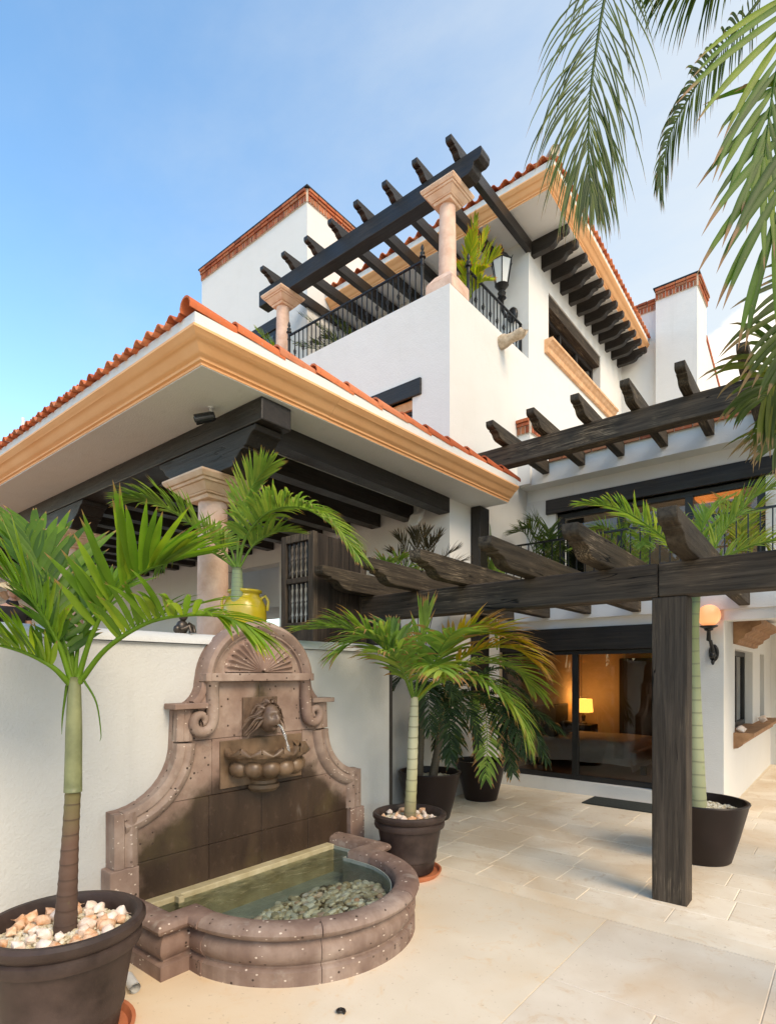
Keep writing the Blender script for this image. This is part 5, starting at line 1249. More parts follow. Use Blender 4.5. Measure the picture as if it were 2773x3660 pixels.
ht_ = build(MB().lathe([(0.165, 0.005), (0.16, 0.0), (0.09, 0.008), (0.082, 0.02), (0.078, 0.075), (0.06, 0.10), (0.0, 0.095)], 0, 0, 0, 32, cap=False), 'hat', 'straw', man, smooth='auto', origin=(0, 0, 0)); put(ht_, hb+V((.005, 0, .040)), man); ht_.rotation_euler = (0, 0.42, 0)
hbn = build(MB().lathe([(0.085, 0.012), (0.0835, 0.035)], 0, 0, 0, 32, cap=False), 'hat_band', 'black_cloth', man, smooth=True, origin=(0, 0, 0)); put(hbn, hb+V((.006, 0, .041)), man); hbn.rotation_euler = (0, 0.42, 0)
skinned('t_shirt', [[((0, 0, .78), .125), ((0, 0, .95), .128), ((0, 0, 1.13), .14), ((.01, 0, 1.235), .115), ((.02, 0, 1.29), .092), ((.032, 0, 1.345), .066), ((.038, 0, 1.37), .060)],
                    [((.01, 0, 1.235), .115), ((0, -.15, 1.225), .070), ((.015, -.185, 1.09), .058)], [((.01, 0, 1.235), .115), ((0, .15, 1.225), .070), ((.015, .185, 1.09), .058)]], 'black_cloth', man, MBASE)
skinned('trousers', [[((0, 0, .80), .115), ((0, -.09, .73), .088), ((.02, -.09, .42), .066), ((0, -.09, .07), .052)], [((0, 0, .80), .115), ((0, .09, .73), .088), ((.02, .09, .42), .066), ((0, .09, .07), .052)]], 'denim', man, MBASE)
for sg in (-1, 1):      # hands around the phone: palm, four fingers, thumb
    w0 = V((.30, sg*.05-.01, .985)); ch = [[(w0, .022), (w0+V((.035, -sg*.012, .006)), .024), (w0+V((.06, -sg*.02, .010)), .020)]]
    for k in range(4):
        f0 = w0+V((.06, -sg*.02, .010)); o_ = V((.010-.004*k, -sg*(.012), .018-.012*k)); ch.append([(f0, .020), (f0+o_+V((.022, 0, 0)), .0085), (f0+o_+V((.034-.003*k, -sg*.02, 0)), .0075)])
    ch.append([(w0+V((.035, -sg*.012, .006)), .024), (w0+V((.045, -sg*.03, .030)), .0095), (w0+V((.065, -sg*.038, .036)), .008)])
    skinned('hand', ch, 'skin', man, MBASE if False else MBASE, 1)
ph = build(MB().box(-.004, .004, -.035, .035, -.07, .07), 'phone', 'dark_plastic', bevel=0.004, origin=(0, 0, 0)); put(ph, V(MBASE)+V((.385, -.01, 1.02))); ph.rotation_euler = (0, -0.5, 0); tag(ph, 'dark phone held in both hands by the man in the hat', 'phone')

# ------------------------------------------------------------------ palms
def spline(P, n):
    P = [V(p) for p in P]; Q = [P[0]*2-P[1]] + P + [P[-1]*2-P[-2]]; out_ = []
    segs = len(P)-1
    for i in range(n+1):
        f = segs*i/n; k = min(int(f), segs-1); t_ = f-k; a, b_, c_, d_ = Q[k:k+4]
        out_.append(0.5*((2*b_) + (c_-a)*t_ + (2*a-5*b_+4*c_-d_)*t_*t_ + (3*b_-a-3*c_+d_)*t_**3))
    return out_
def frond(parent, pts, n=46, L=0.35, W=0.022, mat='leaf_mid', droop=0.35, ang=(62, 26), lift=0.35, s0=0.2, seed=1, side=None, dry=0.0, tint=(0.15, 0.75), stem=0.010, sides=(1, -1), jit=0.12, fold=0.35, tipL=0.45, baseL=0.55, segs=5, torn=0.0, yel=0.0, liftq=0.4):
    rg = random.Random(seed); NP = 30; P = spline(pts, NP); m = MB(); m.c = []
    rows_c = lambda k: [(0.2, 0.55, 0.0)]*k
    n0 = len(m.v); m.tube(P, [stem*(1-0.85*i/NP) for i in range(NP+1)], 6); m.c += rows_c(len(m.v)-n0)
    chord = (P[-1]-P[0]).normalized()
    S0 = side.normalized() if side is not None else chord.cross(V((0, 0, 1))).normalized()
    down = V((0, 0, -1))
    for i in range(n):
        for sd_ in sides:
            s_ = s0 + (1-s0)*(i + rg.uniform(-.25, .25) + (0.25 if sd_ > 0 else -0.25))/max(1, n-1); s_ = max(s0, min(0.999, s_))
            if rg.random() < torn*0.5: continue
            f = s_*NP; k = min(int(f), NP-1); p = P[k].lerp(P[k+1], f-k); T = (P[min(k+2, NP)]-P[max(k-1, 0)]).normalized()
            S = (S0 - T*S0.dot(T)).normalized(); Nn = S.cross(T).normalized()
            if Nn.z < 0 and side is None: Nn = -Nn
            q = (s_-s0)/(1-s0); Ls = L*(baseL+(1-baseL)*min(1, q/0.35)) * (1-(1-tipL)*max(0, (q-0.45)/0.55)**1.5) * rg.uniform(0.80, 1.14)
            if rg.random() < torn: Ls *= rg.uniform(0.3, 0.7)
            ph_ = R(ang[0]+(ang[1]-ang[0])*q + rg.uniform(-10, 10)); lf = lift*(1-liftq*q) + rg.uniform(-jit, jit)
            d_ = (T*math.cos(ph_) + (S*sd_*math.cos(lf) + Nn*math.sin(lf))*math.sin(ph_)).normalized()
            ti = tint[0]+(tint[1]-tint[0])*rg.random(); dr = dry*rg.random()**1.5
            if rg.random() < yel: ti = 0.9+0.1*rg.random()
            dp = droop*rg.uniform(0.7, 1.35); pos = p.copy(); dirv = d_.copy(); rows = []; cols = []; kink = rg.uniform(.45, .8) if rg.random() < 0.08 else 2
            for j in range(segs+1):
                t_ = j/segs
                wv = W*(0.35+0.65*min(1, t_/0.22))*(1-max(0, (t_-0.45)/0.55)**1.6) + 0.0006
                B = dirv.cross(Nn); B = (B if B.length > 1e-3 else S).normalized(); up = B.cross(dirv).normalized()
                rows.append([tuple(pos - B*wv*.5 + up*wv*fold*.5), tuple(pos), tuple(pos + B*wv*.5 + up*wv*fold*.5)]); cols += [(t_, ti, dr)]*3
                pos = pos + dirv*(Ls/segs); g_ = dp*(0.35+1.3*t_)/segs*2.0*(3.5 if t_ > kink else 1)
                dirv = (dirv + down*g_).normalized()
            m.grid(rows); m.c += cols
    return build(m, 'frond', mat, parent, smooth=True, origin=tuple(P[0]))
def trunk(parent, pts, rads, mat, name='trunk', seg=16, ringy=0.0, n=40):
    P = spline(pts, n); K = len(rads)-1; rr = []
    for i in range(n+1):
        f = K*i/n; k = min(int(f), K-1); r_ = rads[k]+(rads[k+1]-rads[k])*(f-k); rr.append(r_*(1+ringy*(1 if i % 3 == 0 else 0)))
    return build(MB().tube(P, rr, seg), name, mat, parent, smooth=True)
def PX_(lst): return [at(u, v, D) for u, v, D in lst]
def palm(label, base, group='potted palms', name='palm_tree'): return thing(name, label, 'palm', base, group)

# palm in the near pot
pA = palm('young palm with broad glossy green leaflets in the big pot left of the fountain', (-2.75, 1.08, zA))
bA = V((-2.75, 1.08, zA-0.03)); tA = at(268, 2420, 2.56); mA = at(262, 2830, 2.55)
DA = 2.56
trunk(pA, [bA, bA.lerp(mA, .5)+V((0, 0, 0)), mA], [0.050, 0.040, 0.034, 0.031], 'trunk_near', ringy=0.05)
trunk(pA, [mA, mA.lerp(tA, .5), tA], [0.037, 0.035, 0.034, 0.030, 0.024], 'crownshaft', 'crownshaft', n=20)
FA = dict(mat='leaf_near', segs=7, fold=0.30, torn=0.04)
frond(pA, PX_([(280, 2425, 2.56), (330, 2270, 2.54), (410, 2125, 2.50), (520, 2040, 2.44), (605, 2012, 2.40)]), 25, 0.44, 0.034, droop=0.10, ang=(58, 22), lift=0.75, s0=.30, seed=1, tipL=.62, stem=.014, tint=(.3, .95), dry=.08, **FA)
frond(pA, PX_([(285, 2440, 2.56), (380, 2320, 2.50), (520, 2230, 2.43), (660, 2200, 2.36), (790, 2205, 2.32), (880, 2235, 2.30)]), 36, 0.33, 0.026, droop=0.34, ang=(74, 28), lift=0.95, liftq=1.5, s0=.26, seed=2, tipL=.7, stem=.013, tint=(.3, 1.0), dry=.08, **FA)
frond(pA, PX_([(255, 2430, 2.55), (205, 2290, 2.52), (120, 2150, 2.48), (20, 2070, 2.44), (-60, 2030, 2.42)]), 24, 0.38, 0.034, droop=0.12, ang=(60, 28), lift=0.6, s0=.25, seed=3, stem=.014, tint=(.15, .85), dry=.08, **FA)
frond(pA, PX_([(250, 2445, 2.55), (190, 2385, 2.50), (95, 2335, 2.46), (-10, 2305, 2.42), (-120, 2290, 2.40)]), 24, 0.36, 0.030, droop=0.15, ang=(66, 30), lift=0.7, s0=.28, seed=4, stem=.014, tint=(.2, .9), dry=.08, **FA)
frond(pA, PX_([(262, 2425, 2.58), (250, 2270, 2.70), (215, 2120, 2.86), (165, 1980, 3.0), (120, 1900, 3.08)]), 15, 0.46, 0.040, droop=0.08, ang=(58, 22), lift=0.5, s0=.30, seed=5, stem=.013, tint=(.0, .45), dry=.06, **FA)
frond(pA, PX_([(268, 2420, 2.58), (285, 2290, 2.68), (330, 2180, 2.78), (400, 2110, 2.86)]), 12, 0.34, 0.032, droop=0.12, ang=(60, 25), lift=0.5, s0=.30, seed=6, stem=.010, tint=(.0, .4), **FA)
frond(pA, PX_([(262, 2425, 2.57), (235, 2310, 2.62), (190, 2200, 2.72), (150, 2120, 2.82)]), 12, 0.32, 0.032, droop=0.12, ang=(60, 25), lift=0.5, s0=.25, seed=7, stem=.010, tint=(.0, .45), dry=.06, **FA)
frond(pA, PX_([(252, 2430, 2.56), (200, 2230, 2.66), (150, 2060, 2.78), (100, 1930, 2.88)]), 14, 0.36, 0.040, droop=0.05, ang=(50, 18), lift=0.5, s0=.35, seed=8, stem=.012, tint=(.0, .3), **FA)
# two dead strands hanging from the crown
m = MB(); m.c = []
for P0 in (PX_([(300, 2430, 2.54), (345, 2510, 2.52), (362, 2620, 2.52), (358, 2650, 2.52)]), PX_([(240, 2450, 2.54), (225, 2560, 2.53), (222, 2625, 2.53)])): m.tube(spline(P0, 14), [0.007*(1-i/16) for i in range(15)], 4)
m.c = [(0.3, 0.3, 0.1)]*len(m.v); build(m, 'hanging_strand', 'leaf_near', pA, smooth=True)

# palm on the terrace in front of the first column
DF = 4.80; pF = palm('feathery light green palm rising behind the fountain in front of the veranda column', at(855, 2230, DF)*1.0, 'terrace palms'); 
bF = at(855, 2250, DF); bF.z = 1.22; tF = at(848, 2030, DF)
trunk(pF, [bF, bF.lerp(tF, .5), tF], [0.085, 0.075, 0.065, 0.04], 'trunk_grey', ringy=.03); put(pF, (bF.x, bF.y, 1.22)); 
for ch in pF.children: ch.location = (V((ch.location)) + V((0, 0, 0)))
FF = dict(mat='leaf_mid', segs=5, fold=0.3)
# (children are placed after their root above, so re-seat the trunk)
tr0 = pF.children[0]; put(tr0, (WLOC[tr0.name])/U, pF)
frond(pF, PX_([(845, 2030, DF), (790, 1960, 4.76), (680, 1870, 4.66), (560, 1800, 4.56), (470, 1790, 4.5)]), 76, 0.42, 0.022, droop=.32, ang=(66, 30), lift=.35, s0=.20, seed=11, tint=(.2, .8), stem=.014, **FF)
frond(pF, PX_([(848, 2025, DF), (855, 1900, 4.74), (880, 1790, 4.68), (920, 1710, 4.6), (965, 1665, 4.54)]), 60, 0.30, 0.019, droop=.10, ang=(50, 22), lift=.35, s0=.28, seed=12, tint=(.4, .95), stem=.013, **FF)
frond(pF, PX_([(852, 2025, DF), (880, 1920, 4.72), (960, 1830, 4.6), (1080, 1815, 4.48), (1190, 1880, 4.38), (1270, 1975, 4.32)]), 96, 0.44, 0.022, droop=.45, ang=(72, 30), lift=.35, s0=.18, seed=13, tint=(.35, .95), stem=.015, dry=.05, **FF)
frond(pF, PX_([(856, 2030, DF), (905, 1950, 4.75), (970, 1905, 4.7), (1050, 1900, 4.65)]), 44, 0.28, 0.018, droop=.2, ang=(60, 26), lift=.35, s0=.3, seed=14, tint=(.4, .95), stem=.011, **FF)
frond(pF, PX_([(845, 2035, DF), (800, 2000, 4.9), (720, 1960, 5.0), (620, 1975, 5.1), (560, 2030, 5.15)]), 50, 0.34, 0.017, droop=.4, ang=(66, 30), lift=.3, s0=.22, seed=15, tint=(.0, .5), stem=.012, **FF)
frond(pF, PX_([(846, 2030, DF), (820, 1950, 4.95), (770, 1890, 5.1), (700, 1880, 5.2)]), 40, 0.30, 0.017, droop=.35, ang=(62, 28), lift=.3, s0=.25, seed=16, tint=(.1, .6), stem=.012, **FF)

# palm in the smaller ribbed pot
DB = 4.76; pB = palm('palm with yellowing and frayed fronds in the ribbed pot right of the basin', (-2.87, 3.80, zB))
bB = V((-2.87, 3.80, zB-.03)); tB = at(1482, 2490, DB)
trunk(pB, [bB, bB.lerp(tB, .35)+V((.005, 0, 0)), bB.lerp(tB, .7), tB], [0.052, 0.046, 0.044, 0.042, 0.038, 0.03], 'trunk_pale', ringy=.05)
FB = dict(segs=6, fold=0.3)
frond(pB, PX_([(1475, 2495, DB), (1430, 2390, 4.72), (1340, 2290, 4.66), (1230, 2245, 4.6), (1090, 2250, 4.53)]), 40, 0.48, 0.034, 'leaf_mid', droop=.28, ang=(64, 28), lift=.4, s0=.25, seed=21, dry=.22, tint=(.3, .95), stem=.013, torn=.10, **FB)
frond(pB, PX_([(1484, 2490, DB), (1500, 2360, 4.76), (1515, 2260, 4.72), (1530, 2190, 4.70)]), 18, 0.34, 0.034, 'leaf_mid', droop=.10, ang=(40, 14), lift=.3, s0=.35, seed=22, dry=.25, tint=(.3, .8), stem=.012, **FB)
frond(pB, PX_([(1488, 2490, DB), (1560, 2370, 4.66), (1650, 2290, 4.56), (1750, 2265, 4.48), (1840, 2290, 4.42)]), 34, 0.52, 0.037, 'leaf_yellow', droop=.22, ang=(62, 26), lift=.35, s0=.30, seed=23, dry=.30, tint=(.2, .95), stem=.013, yel=.15, **FB)
frond(pB, PX_([(1488, 2492, DB), (1540, 2400, 4.60), (1580, 2310, 4.40), (1610, 2270, 4.25)]), 26, 0.48, 0.035, 'leaf_mid', droop=.45, ang=(66, 30), lift=.2, s0=.25, seed=24, dry=.32, tint=(.3, .9), stem=.012, torn=.15, **FB)
frond(pB, PX_([(1490, 2500, DB), (1560, 2440, 4.8), (1660, 2385, 4.8), (1760, 2370, 4.82), (1850, 2400, 4.85), (1900, 2460, 4.9)]), 44, 0.52, 0.034, 'leaf_mid', droop=.40, ang=(70, 32), lift=.25, s0=.25, seed=25, dry=.08, tint=(.4, 1.0), stem=.013, **FB)
frond(pB, PX_([(1490, 2505, DB), (1550, 2450, 4.70), (1650, 2420, 4.62), (1750, 2450, 4.54), (1830, 2530, 4.48), (1880, 2640, 4.44)]), 50, 0.52, 0.034, 'leaf_mid', droop=.55, ang=(72, 34), lift=.2, s0=.25, seed=26, dry=.10, tint=(.3, 1.0), stem=.013, **FB)
frond(pB, PX_([(1476, 2500, DB), (1450, 2420, 4.60), (1410, 2350, 4.45), (1360, 2330, 4.32)]), 26, 0.42, 0.031, 'leaf_mid', droop=.5, ang=(66, 30), lift=.2, s0=.25, seed=27, dry=.22, tint=(.3, .95), stem=.011, torn=.15, **FB)
frond(pB, PX_([(1478, 2490, DB), (1460, 2380, 4.9), (1420, 2290, 5.0), (1390, 2240, 5.08)]), 26, 0.34, 0.030, 'leaf_mid', droop=.3, ang=(60, 26), lift=.3, s0=.28, seed=28, dry=.20, tint=(.0, .5), stem=.011, **FB)
frond(pB, PX_([(1486, 2495, DB), (1530, 2420, 4.55), (1560, 2380, 4.35), (1580, 2400, 4.2)]), 24, 0.36, 0.032, 'leaf_mid', droop=.7, ang=(66, 34), lift=.1, s0=.3, seed=29, dry=.35, tint=(.4, 1.0), stem=.011, torn=.2, **FB)

frond(pB, PX_([(1490, 2495, DB), (1600, 2390, 4.62), (1720, 2320, 4.52), (1840, 2320, 4.44), (1910, 2370, 4.4)]), 34, 0.48, 0.035, 'leaf_yellow', droop=.40, ang=(60, 24), lift=.25, s0=.32, seed=41, dry=.55, tint=(.3, 1.0), stem=.013, yel=.2, torn=.1, segs=6, fold=.3)
frond(pB, PX_([(1480, 2495, DB), (1455, 2400, 4.66), (1400, 2310, 4.55), (1300, 2280, 4.46), (1210, 2330, 4.4)]), 34, 0.46, 0.032, 'leaf_mid', droop=.45, ang=(64, 28), lift=.25, s0=.28, seed=42, dry=.30, tint=(.2, .9), stem=.012, torn=.1, segs=6, fold=.3)

# twin palms in pot C, drooping palm in pot D
DC = 6.55; pC = palm('dark palm with two thin ringed trunks in the pot past the end of the wall', (-3.80, 5.42, zC))
for (u0, v0), (u1, v1), sd_ in (((1496, 2735), (1505, 2455), 1), ((1545, 2740), (1580, 2560), 2)):
    P0 = at(u0, v0, DC); P0.z = zC-.02; P1 = at(u1, v1, DC+.05); trunk(pC, [P0, P0.lerp(P1, .5)+V((.01, 0, 0)), P1], [.050, .046, .042, .035], 'trunk_dark', ringy=.05)
    for k, (du, dv, dd) in enumerate(((130, 90, -.35), (-110, 60, .2), (60, -130, .3), (180, -20, .4), (30, 160, -.7), (-60, -110, -.2))):
        frond(pC, [P1, at(u1+du*.35, v1-70+dv*.1, DC+dd*.4), at(u1+du*.75, v1-50+dv*.45, DC+dd*.8), at(u1+du, v1+dv, DC+dd)], 34, 0.26, 0.020, 'leaf_dark', droop=.5, ang=(68, 32), lift=.25, s0=.2, seed=30+sd_*10+k, tint=(.0, .8), stem=.009, segs=4)
DD = 7.55; pD = palm('dark drooping palm with a thick short trunk in the pot by the glass door', (-3.85, 6.66, zD))
P0 = V((-3.86, 6.64, zD-.02)); P1 = at(1692, 2520, DD-.05); trunk(pD, [P0, P0.lerp(P1, .5), P1], [.072, .06, .052, .04], 'trunk_dark', ringy=.05)
for k, c_ in enumerate([((1760, 2440), (1860, 2470), (1930, 2600), -.3), ((1780, 2470), (1880, 2560), (1950, 2720), -.8), ((1740, 2480), (1800, 2600), (1830, 2760), -.9), ((1720, 2490), (1740, 2620), (1735, 2780), -1.0), ((1640, 2470), (1590, 2540), (1560, 2660), -.5), ((1650, 2480), (1620, 2600), (1615, 2700), -.9), ((1720, 2420), (1790, 2390), (1880, 2430), .3), ((1780, 2500), (1900, 2540), (2000, 2610), -.6), ((1660, 2430), (1610, 2430), (1550, 2480), .2), ((1770, 2500), (1830, 2580), (1880, 2700), -.9)]):
    a, b_, c2, dd = c_
    frond(pD, [P1, at(*a, DD+dd*.3), at(*b_, DD+dd*.7), at(*c2, DD+dd)], 40, 0.34, 0.026, 'leaf_dark' if k not in (3,) else 'leaf_mid', droop=.55, ang=(68, 32), lift=.2, s0=.2, seed=60+k, tint=(.0, .9), stem=.010, segs=5, dry=.35 if k in (3, 2) else .03)

# tall palm behind the post
DE = 5.12; pE = palm('tall slender palm with a pale ringed trunk in the pot behind the post', (-1.08, 5.75, zE))
P0 = at(2490, 2815, DE); P0.z = zE-.03; P1 = at(2478, 2260, DE+.05); P2 = at(2490, 2080, DE+.08)
trunk(pE, [P0, P0.lerp(P1, .5), P1, P2], [.080, .066, .052, .046, .042, .032], 'trunk_green', ringy=.02, n=60)
FE = dict(mat='leaf_mid', segs=5, fold=0.3)
frond(pE, [P2] + PX_([(2440, 1990, DE+.0), (2330, 1890, 5.05), (2200, 1815, 5.0), (2080, 1800, 4.95)]), 56, 0.30, 0.020, droop=.22, ang=(58, 26), lift=.35, s0=.2, seed=71, tint=(.35, 1), stem=.014, **FE)
frond(pE, [P2] + PX_([(2540, 1980, DE-.1), (2600, 1880, 4.95), (2680, 1790, 4.85), (2760, 1740, 4.8)]), 50, 0.32, 0.020, droop=.2, ang=(58, 26), lift=.4, s0=.15, seed=72, tint=(.4, 1), stem=.014, **FE)
frond(pE, [P2] + PX_([(2560, 2010, DE-.15), (2660, 1960, 4.85), (2780, 1930, 4.7), (2880, 1950, 4.6)]), 50, 0.32, 0.020, droop=.3, ang=(62, 28), lift=.35, s0=.15, seed=73, tint=(.3, .95), stem=.014, **FE)
frond(pE, [P2] + PX_([(2470, 1970, DE+.15), (2420, 1880, 5.4), (2360, 1830, 5.6)]), 40, 0.28, 0.020, droop=.25, ang=(58, 26), lift=.35, s0=.2, seed=74, tint=(.3, .9), stem=.012, **FE)
frond(pE, [P2] + PX_([(2520, 1960, DE+.3), (2590, 1860, 5.6), (2700, 1830, 5.9)]), 44, 0.30, 0.020, droop=.25, ang=(58, 26), lift=.35, s0=.2, seed=75, tint=(.1, .7), stem=.012, **FE)
frond(pE, [P2] + PX_([(2500, 1960, DE+.1), (2520, 1850, 5.2), (2600, 1780, 5.3)]), 40, 0.28, 0.018, droop=.15, ang=(50, 24), lift=.35, s0=.25, seed=76, tint=(.4, 1), stem=.012, **FE)

# plants between the terrace and the first-floor balcony
def plant(label, name, base, fr, mat, group=None, potr=0.0, potmat='terracotta_pot', poth=0.3, **kw):
    t_ = thing(name, label, 'plant', base, group)
    if potr: build(MB().lathe([(0, 0), (potr*.7, 0), (potr*.95, poth*.9), (potr*1.05, poth*.92), (potr*1.05, poth), (potr*.9, poth), (potr*.88, poth*.9), (0, poth*.9)], base[0], base[1], base[2], 28, cap=False), 'pot', potmat, t_, smooth='auto')
    for k, (pts, n, L, W) in enumerate(fr): frond(t_, pts, n, L, W, mat, seed=kw.get('seed', 100)+k, **{a: b_ for a, b_ in kw.items() if a != 'seed'})
    return t_
b1 = V((-3.95, 6.6, 1.70))
D1 = 7.3
def fan(b0, targets, Db, mid=0.55, rise=60):
    o_ = []
    for (u, v, D) in targets:
        tip = at(u, v, D); md = b0.lerp(tip, mid) + V((0, 0, rise/1000*Db)); o_.append([b0, md, tip])
    return o_
bb = V((-4.30, 5.9, 1.70)); tg = [(1425, 1915, 7.0), (1480, 1905, 7.0), (1520, 1900, 7.1), (1570, 1910, 7.1), (1630, 1960, 7.1), (1660, 2000, 7.2), (1400, 1970, 6.9), (1540, 1930, 6.8)]
plant('withered brown palm plant on the terrace wall behind the pergola rafters', 'withered_plant', bb, [(p, 16, 0.24, 0.014) for p in fan(bb, tg, 7)], 'leaf_dry', droop=.12, ang=(38, 14), lift=.3, s0=.45, seed=100, tint=(.0, .6), stem=.006)
tg2 = [(1380, 2010, 6.6), (1440, 1990, 6.6), (1480, 2030, 6.6), (1520, 2070, 6.6), (1420, 2100, 6.4)]
plant('small green palm with a dried tan frond below the withered plant', 'terrace_plant', (-4.28, 5.2, 1.70), [(p, 16, 0.24, 0.020) for p in fan(V((-4.28, 5.2, 1.70)), tg2, 6.6)], 'leaf_mid', droop=.4, ang=(50, 22), lift=.3, s0=.35, seed=120, tint=(.1, .7), stem=.007, dry=.3)
bb = V((-4.02, 7.42, 2.0)); tg = [(1730, 1868, 8.2), (1715, 1960, 8.2), (1760, 1960, 8.2), (1750, 1900, 8.3), (1790, 2000, 8.2)]
plant('upright bright green palm plant beside the dark post of the upper pergola', 'terrace_plant', bb, [(p, 26, 0.34, 0.022) for p in fan(bb, tg, 8, .5, 10)], 'leaf_mid', droop=.05, ang=(30, 10), lift=.3, s0=.30, seed=130, tint=(.4, 1), stem=.008)
bb = V((-3.55, 8.2, 2.742)); tg = [(1830, 1905, 8.6), (1900, 1860, 8.7), (1960, 1900, 8.7), (2000, 1950, 8.7), (1870, 1890, 8.4), (1990, 2010, 8.5), (1940, 1960, 8.3)]
plant('palm with arching comb-like fronds on the small balcony by the wall', 'balcony_plant', bb, [(p, 28, 0.30, 0.020) for p in fan(bb, tg, 8.6, .6, 40)], 'leaf_coco', droop=.15, ang=(58, 26), lift=.45, s0=.25, seed=140, tint=(.1, .8), stem=.009, potr=.2, poth=.3)
bb = V((-2.3, 8.3, 2.742)); tg = [(2180, 1930, 7.9), (2100, 1900, 8.0), (2250, 1870, 8.0), (2330, 1880, 7.8), (2050, 1960, 7.7), (2300, 1950, 7.4), (2380, 1900, 7.9)]
plant('lush light green palm filling the middle of the small balcony', 'balcony_plant', bb, [(p, 34, 0.32, 0.020) for p in fan(bb, tg, 8, .6, 40)], 'leaf_mid', droop=.25, ang=(58, 26), lift=.4, s0=.25, seed=150, tint=(.3, .95), stem=.009, potr=.22, poth=.3)
bb = V((-1.1, 8.3, 2.742)); tg = [(2520, 1850, 7.6), (2600, 1800, 7.6), (2700, 1830, 7.4), (2640, 1900, 7.2), (2740, 1960, 7.0)]
plant('yellowish palm at the far right of the small balcony', 'balcony_plant', bb, [(p, 34, 0.34, 0.018) for p in fan(bb, tg, 8, .6, 40)], 'leaf_yellow', droop=.3, ang=(58, 26), lift=.4, s0=.25, seed=160, tint=(.0, .7), stem=.009, potr=.22, poth=.3)
# balcony plants upstairs
bb = V((-4.62, 7.55, 7.25)); tg = [(1700, 780, 8.6), (1680, 900, 8.5), (1740, 830, 8.6), (1775, 905, 8.5), (1660, 960, 8.5), (1720, 960, 8.3), (1760, 870, 8.8), (1690, 840, 8.3), (1745, 1000, 8.3)]
pu = plant('bright yellow-green sunlit palm in a dark pot behind the corner column', 'balcony_palm', (-4.62, 7.55, 6.05), [(p, 22, 0.26, 0.026) for p in fan(bb, tg, 8.6, .5, 16)], 'leaf_bright', droop=.10, ang=(40, 14), lift=.35, s0=.35, seed=170, tint=(.0, 1), stem=.009, potr=.2, poth=.42, potmat='dark_pot', dry=.16)
trunk(pu, [(-4.62, 7.55, 6.4), (-4.62, 7.55, 6.9), bb], [.05, .045, .03], 'trunk_green')
bb = V((-6.55, 7.6, 6.45)); tg = [(1075, 1125, 10.6), (1130, 1160, 10.4), (1190, 1140, 10.3), (1230, 1160, 10.2), (1250, 1200, 10.1), (1060, 1230, 10.2), (1160, 1200, 9.8), (1120, 1220, 10)]
plant('arching areca palm behind the left part of the balcony railing', 'balcony_palm', (-6.55, 7.6, 6.05), [(p, 30, 0.26, 0.020) for p in fan(bb, tg, 10, .6, 20)], 'leaf_coco', droop=.2, ang=(58, 26), lift=.4, s0=.25, seed=180, tint=(.2, 1), stem=.009, potr=.24, poth=.4)
rp = thing('plant_pot', 'round terracotta pot behind the balcony railing', 'plant pot', (-5.45, 7.3, 6.05)); build(MB().lathe([(0, 0), (.20, 0), (.30, .45), (.33, .75), (.35, .80), (.35, .86), (.31, .86), (.29, .80), (0, .78)], -5.45, 7.3, 6.05, 32, cap=False), 'pot', 'terracotta_pot', rp, smooth='auto')
bb = V((-8.62, 7.2, 7.4)); tg = [(880, 1190, 11), (920, 1180, 11), (960, 1215, 11), (900, 1230, 10.8), (975, 1250, 10.9), (860, 1230, 11)]
plant('small bright palm by the tower beside the balcony end column', 'balcony_palm', (-8.62, 7.2, 4.4), [(p, 20, 0.24, 0.024) for p in fan(bb, tg, 11, .5, 14)], 'leaf_bright', droop=.2, ang=(44, 16), lift=.35, s0=.3, seed=190, tint=(.0, .6), stem=.01)
trunk(bpy.data.objects['balcony_palm.002'] if 'balcony_palm.002' in bpy.data.objects else pu, [(-8.62, 7.2, 4.4), (-8.62, 7.2, 6.0), bb], [.06, .05, .03], 'trunk_dark')

# coconut palm at the right edge: trunk outside the picture, fronds hanging in
ck = thing('coconut_palm', 'tall coconut palm hanging long dark feathered fronds over the sky', 'palm', (0.9, 5.6, 0))
cr_ = V((0.75, 5.55, 7.4)); trunk(ck, [(0.9, 5.6, -.05), (0.85, 5.6, 3), (0.75, 5.55, 6), cr_], [.17, .13, .12, .11, .09], 'trunk_grey', ringy=.03, n=60)
FC = dict(mat='leaf_coco', segs=7, fold=0.35)
frond(ck, [cr_] + PX_([(2330, -420, 5.0), (2190, -120, 4.85), (2125, 203, 4.75), (2104, 420, 4.72), (2103, 590, 4.72), (2116, 690, 4.72)]), 88, 1.0, 0.0145, droop=1.0, ang=(46, 10), lift=.05, s0=.22, seed=201, side=VR, tint=(.0, .8), stem=.02, baseL=.8, tipL=.28, **FC)
frond(ck, [cr_] + PX_([(2860, -180, 4.9), (2690, 30, 5.0), (2555, 205, 5.1), (2468, 337, 5.15), (2395, 476, 5.2), (2362, 610, 5.25), (2356, 660, 5.25)]), 74, 0.42, 0.022, droop=.9, ang=(72, 26), lift=-.1, s0=.25, seed=202, tint=(.0, .7), stem=.017, baseL=.8, tipL=.5, dry=.22, **FC)
frond(ck, [cr_] + PX_([(2800, -330, 5.4), (2640, -200, 5.6), (2480, -110, 5.8), (2340, -70, 5.9)]), 60, 0.62, 0.020, droop=1.1, ang=(75, 30), lift=-.2, s0=.35, seed=203, tint=(.0, .7), stem=.015, dry=.05, **FC)
for k, dv in enumerate(((0.5, 1.1, 0.7), (0.9, 0.9, 0.6))):
    d_ = V(dv); frond(ck, [cr_, cr_+d_*0.9, cr_+d_*1.5+V((0, 0, -.3)), cr_+d_*2.0+V((0, 0, -1.2))], 40, 0.7, 0.024, droop=.7, s0=.2, seed=210+k, stem=.018, **FC)
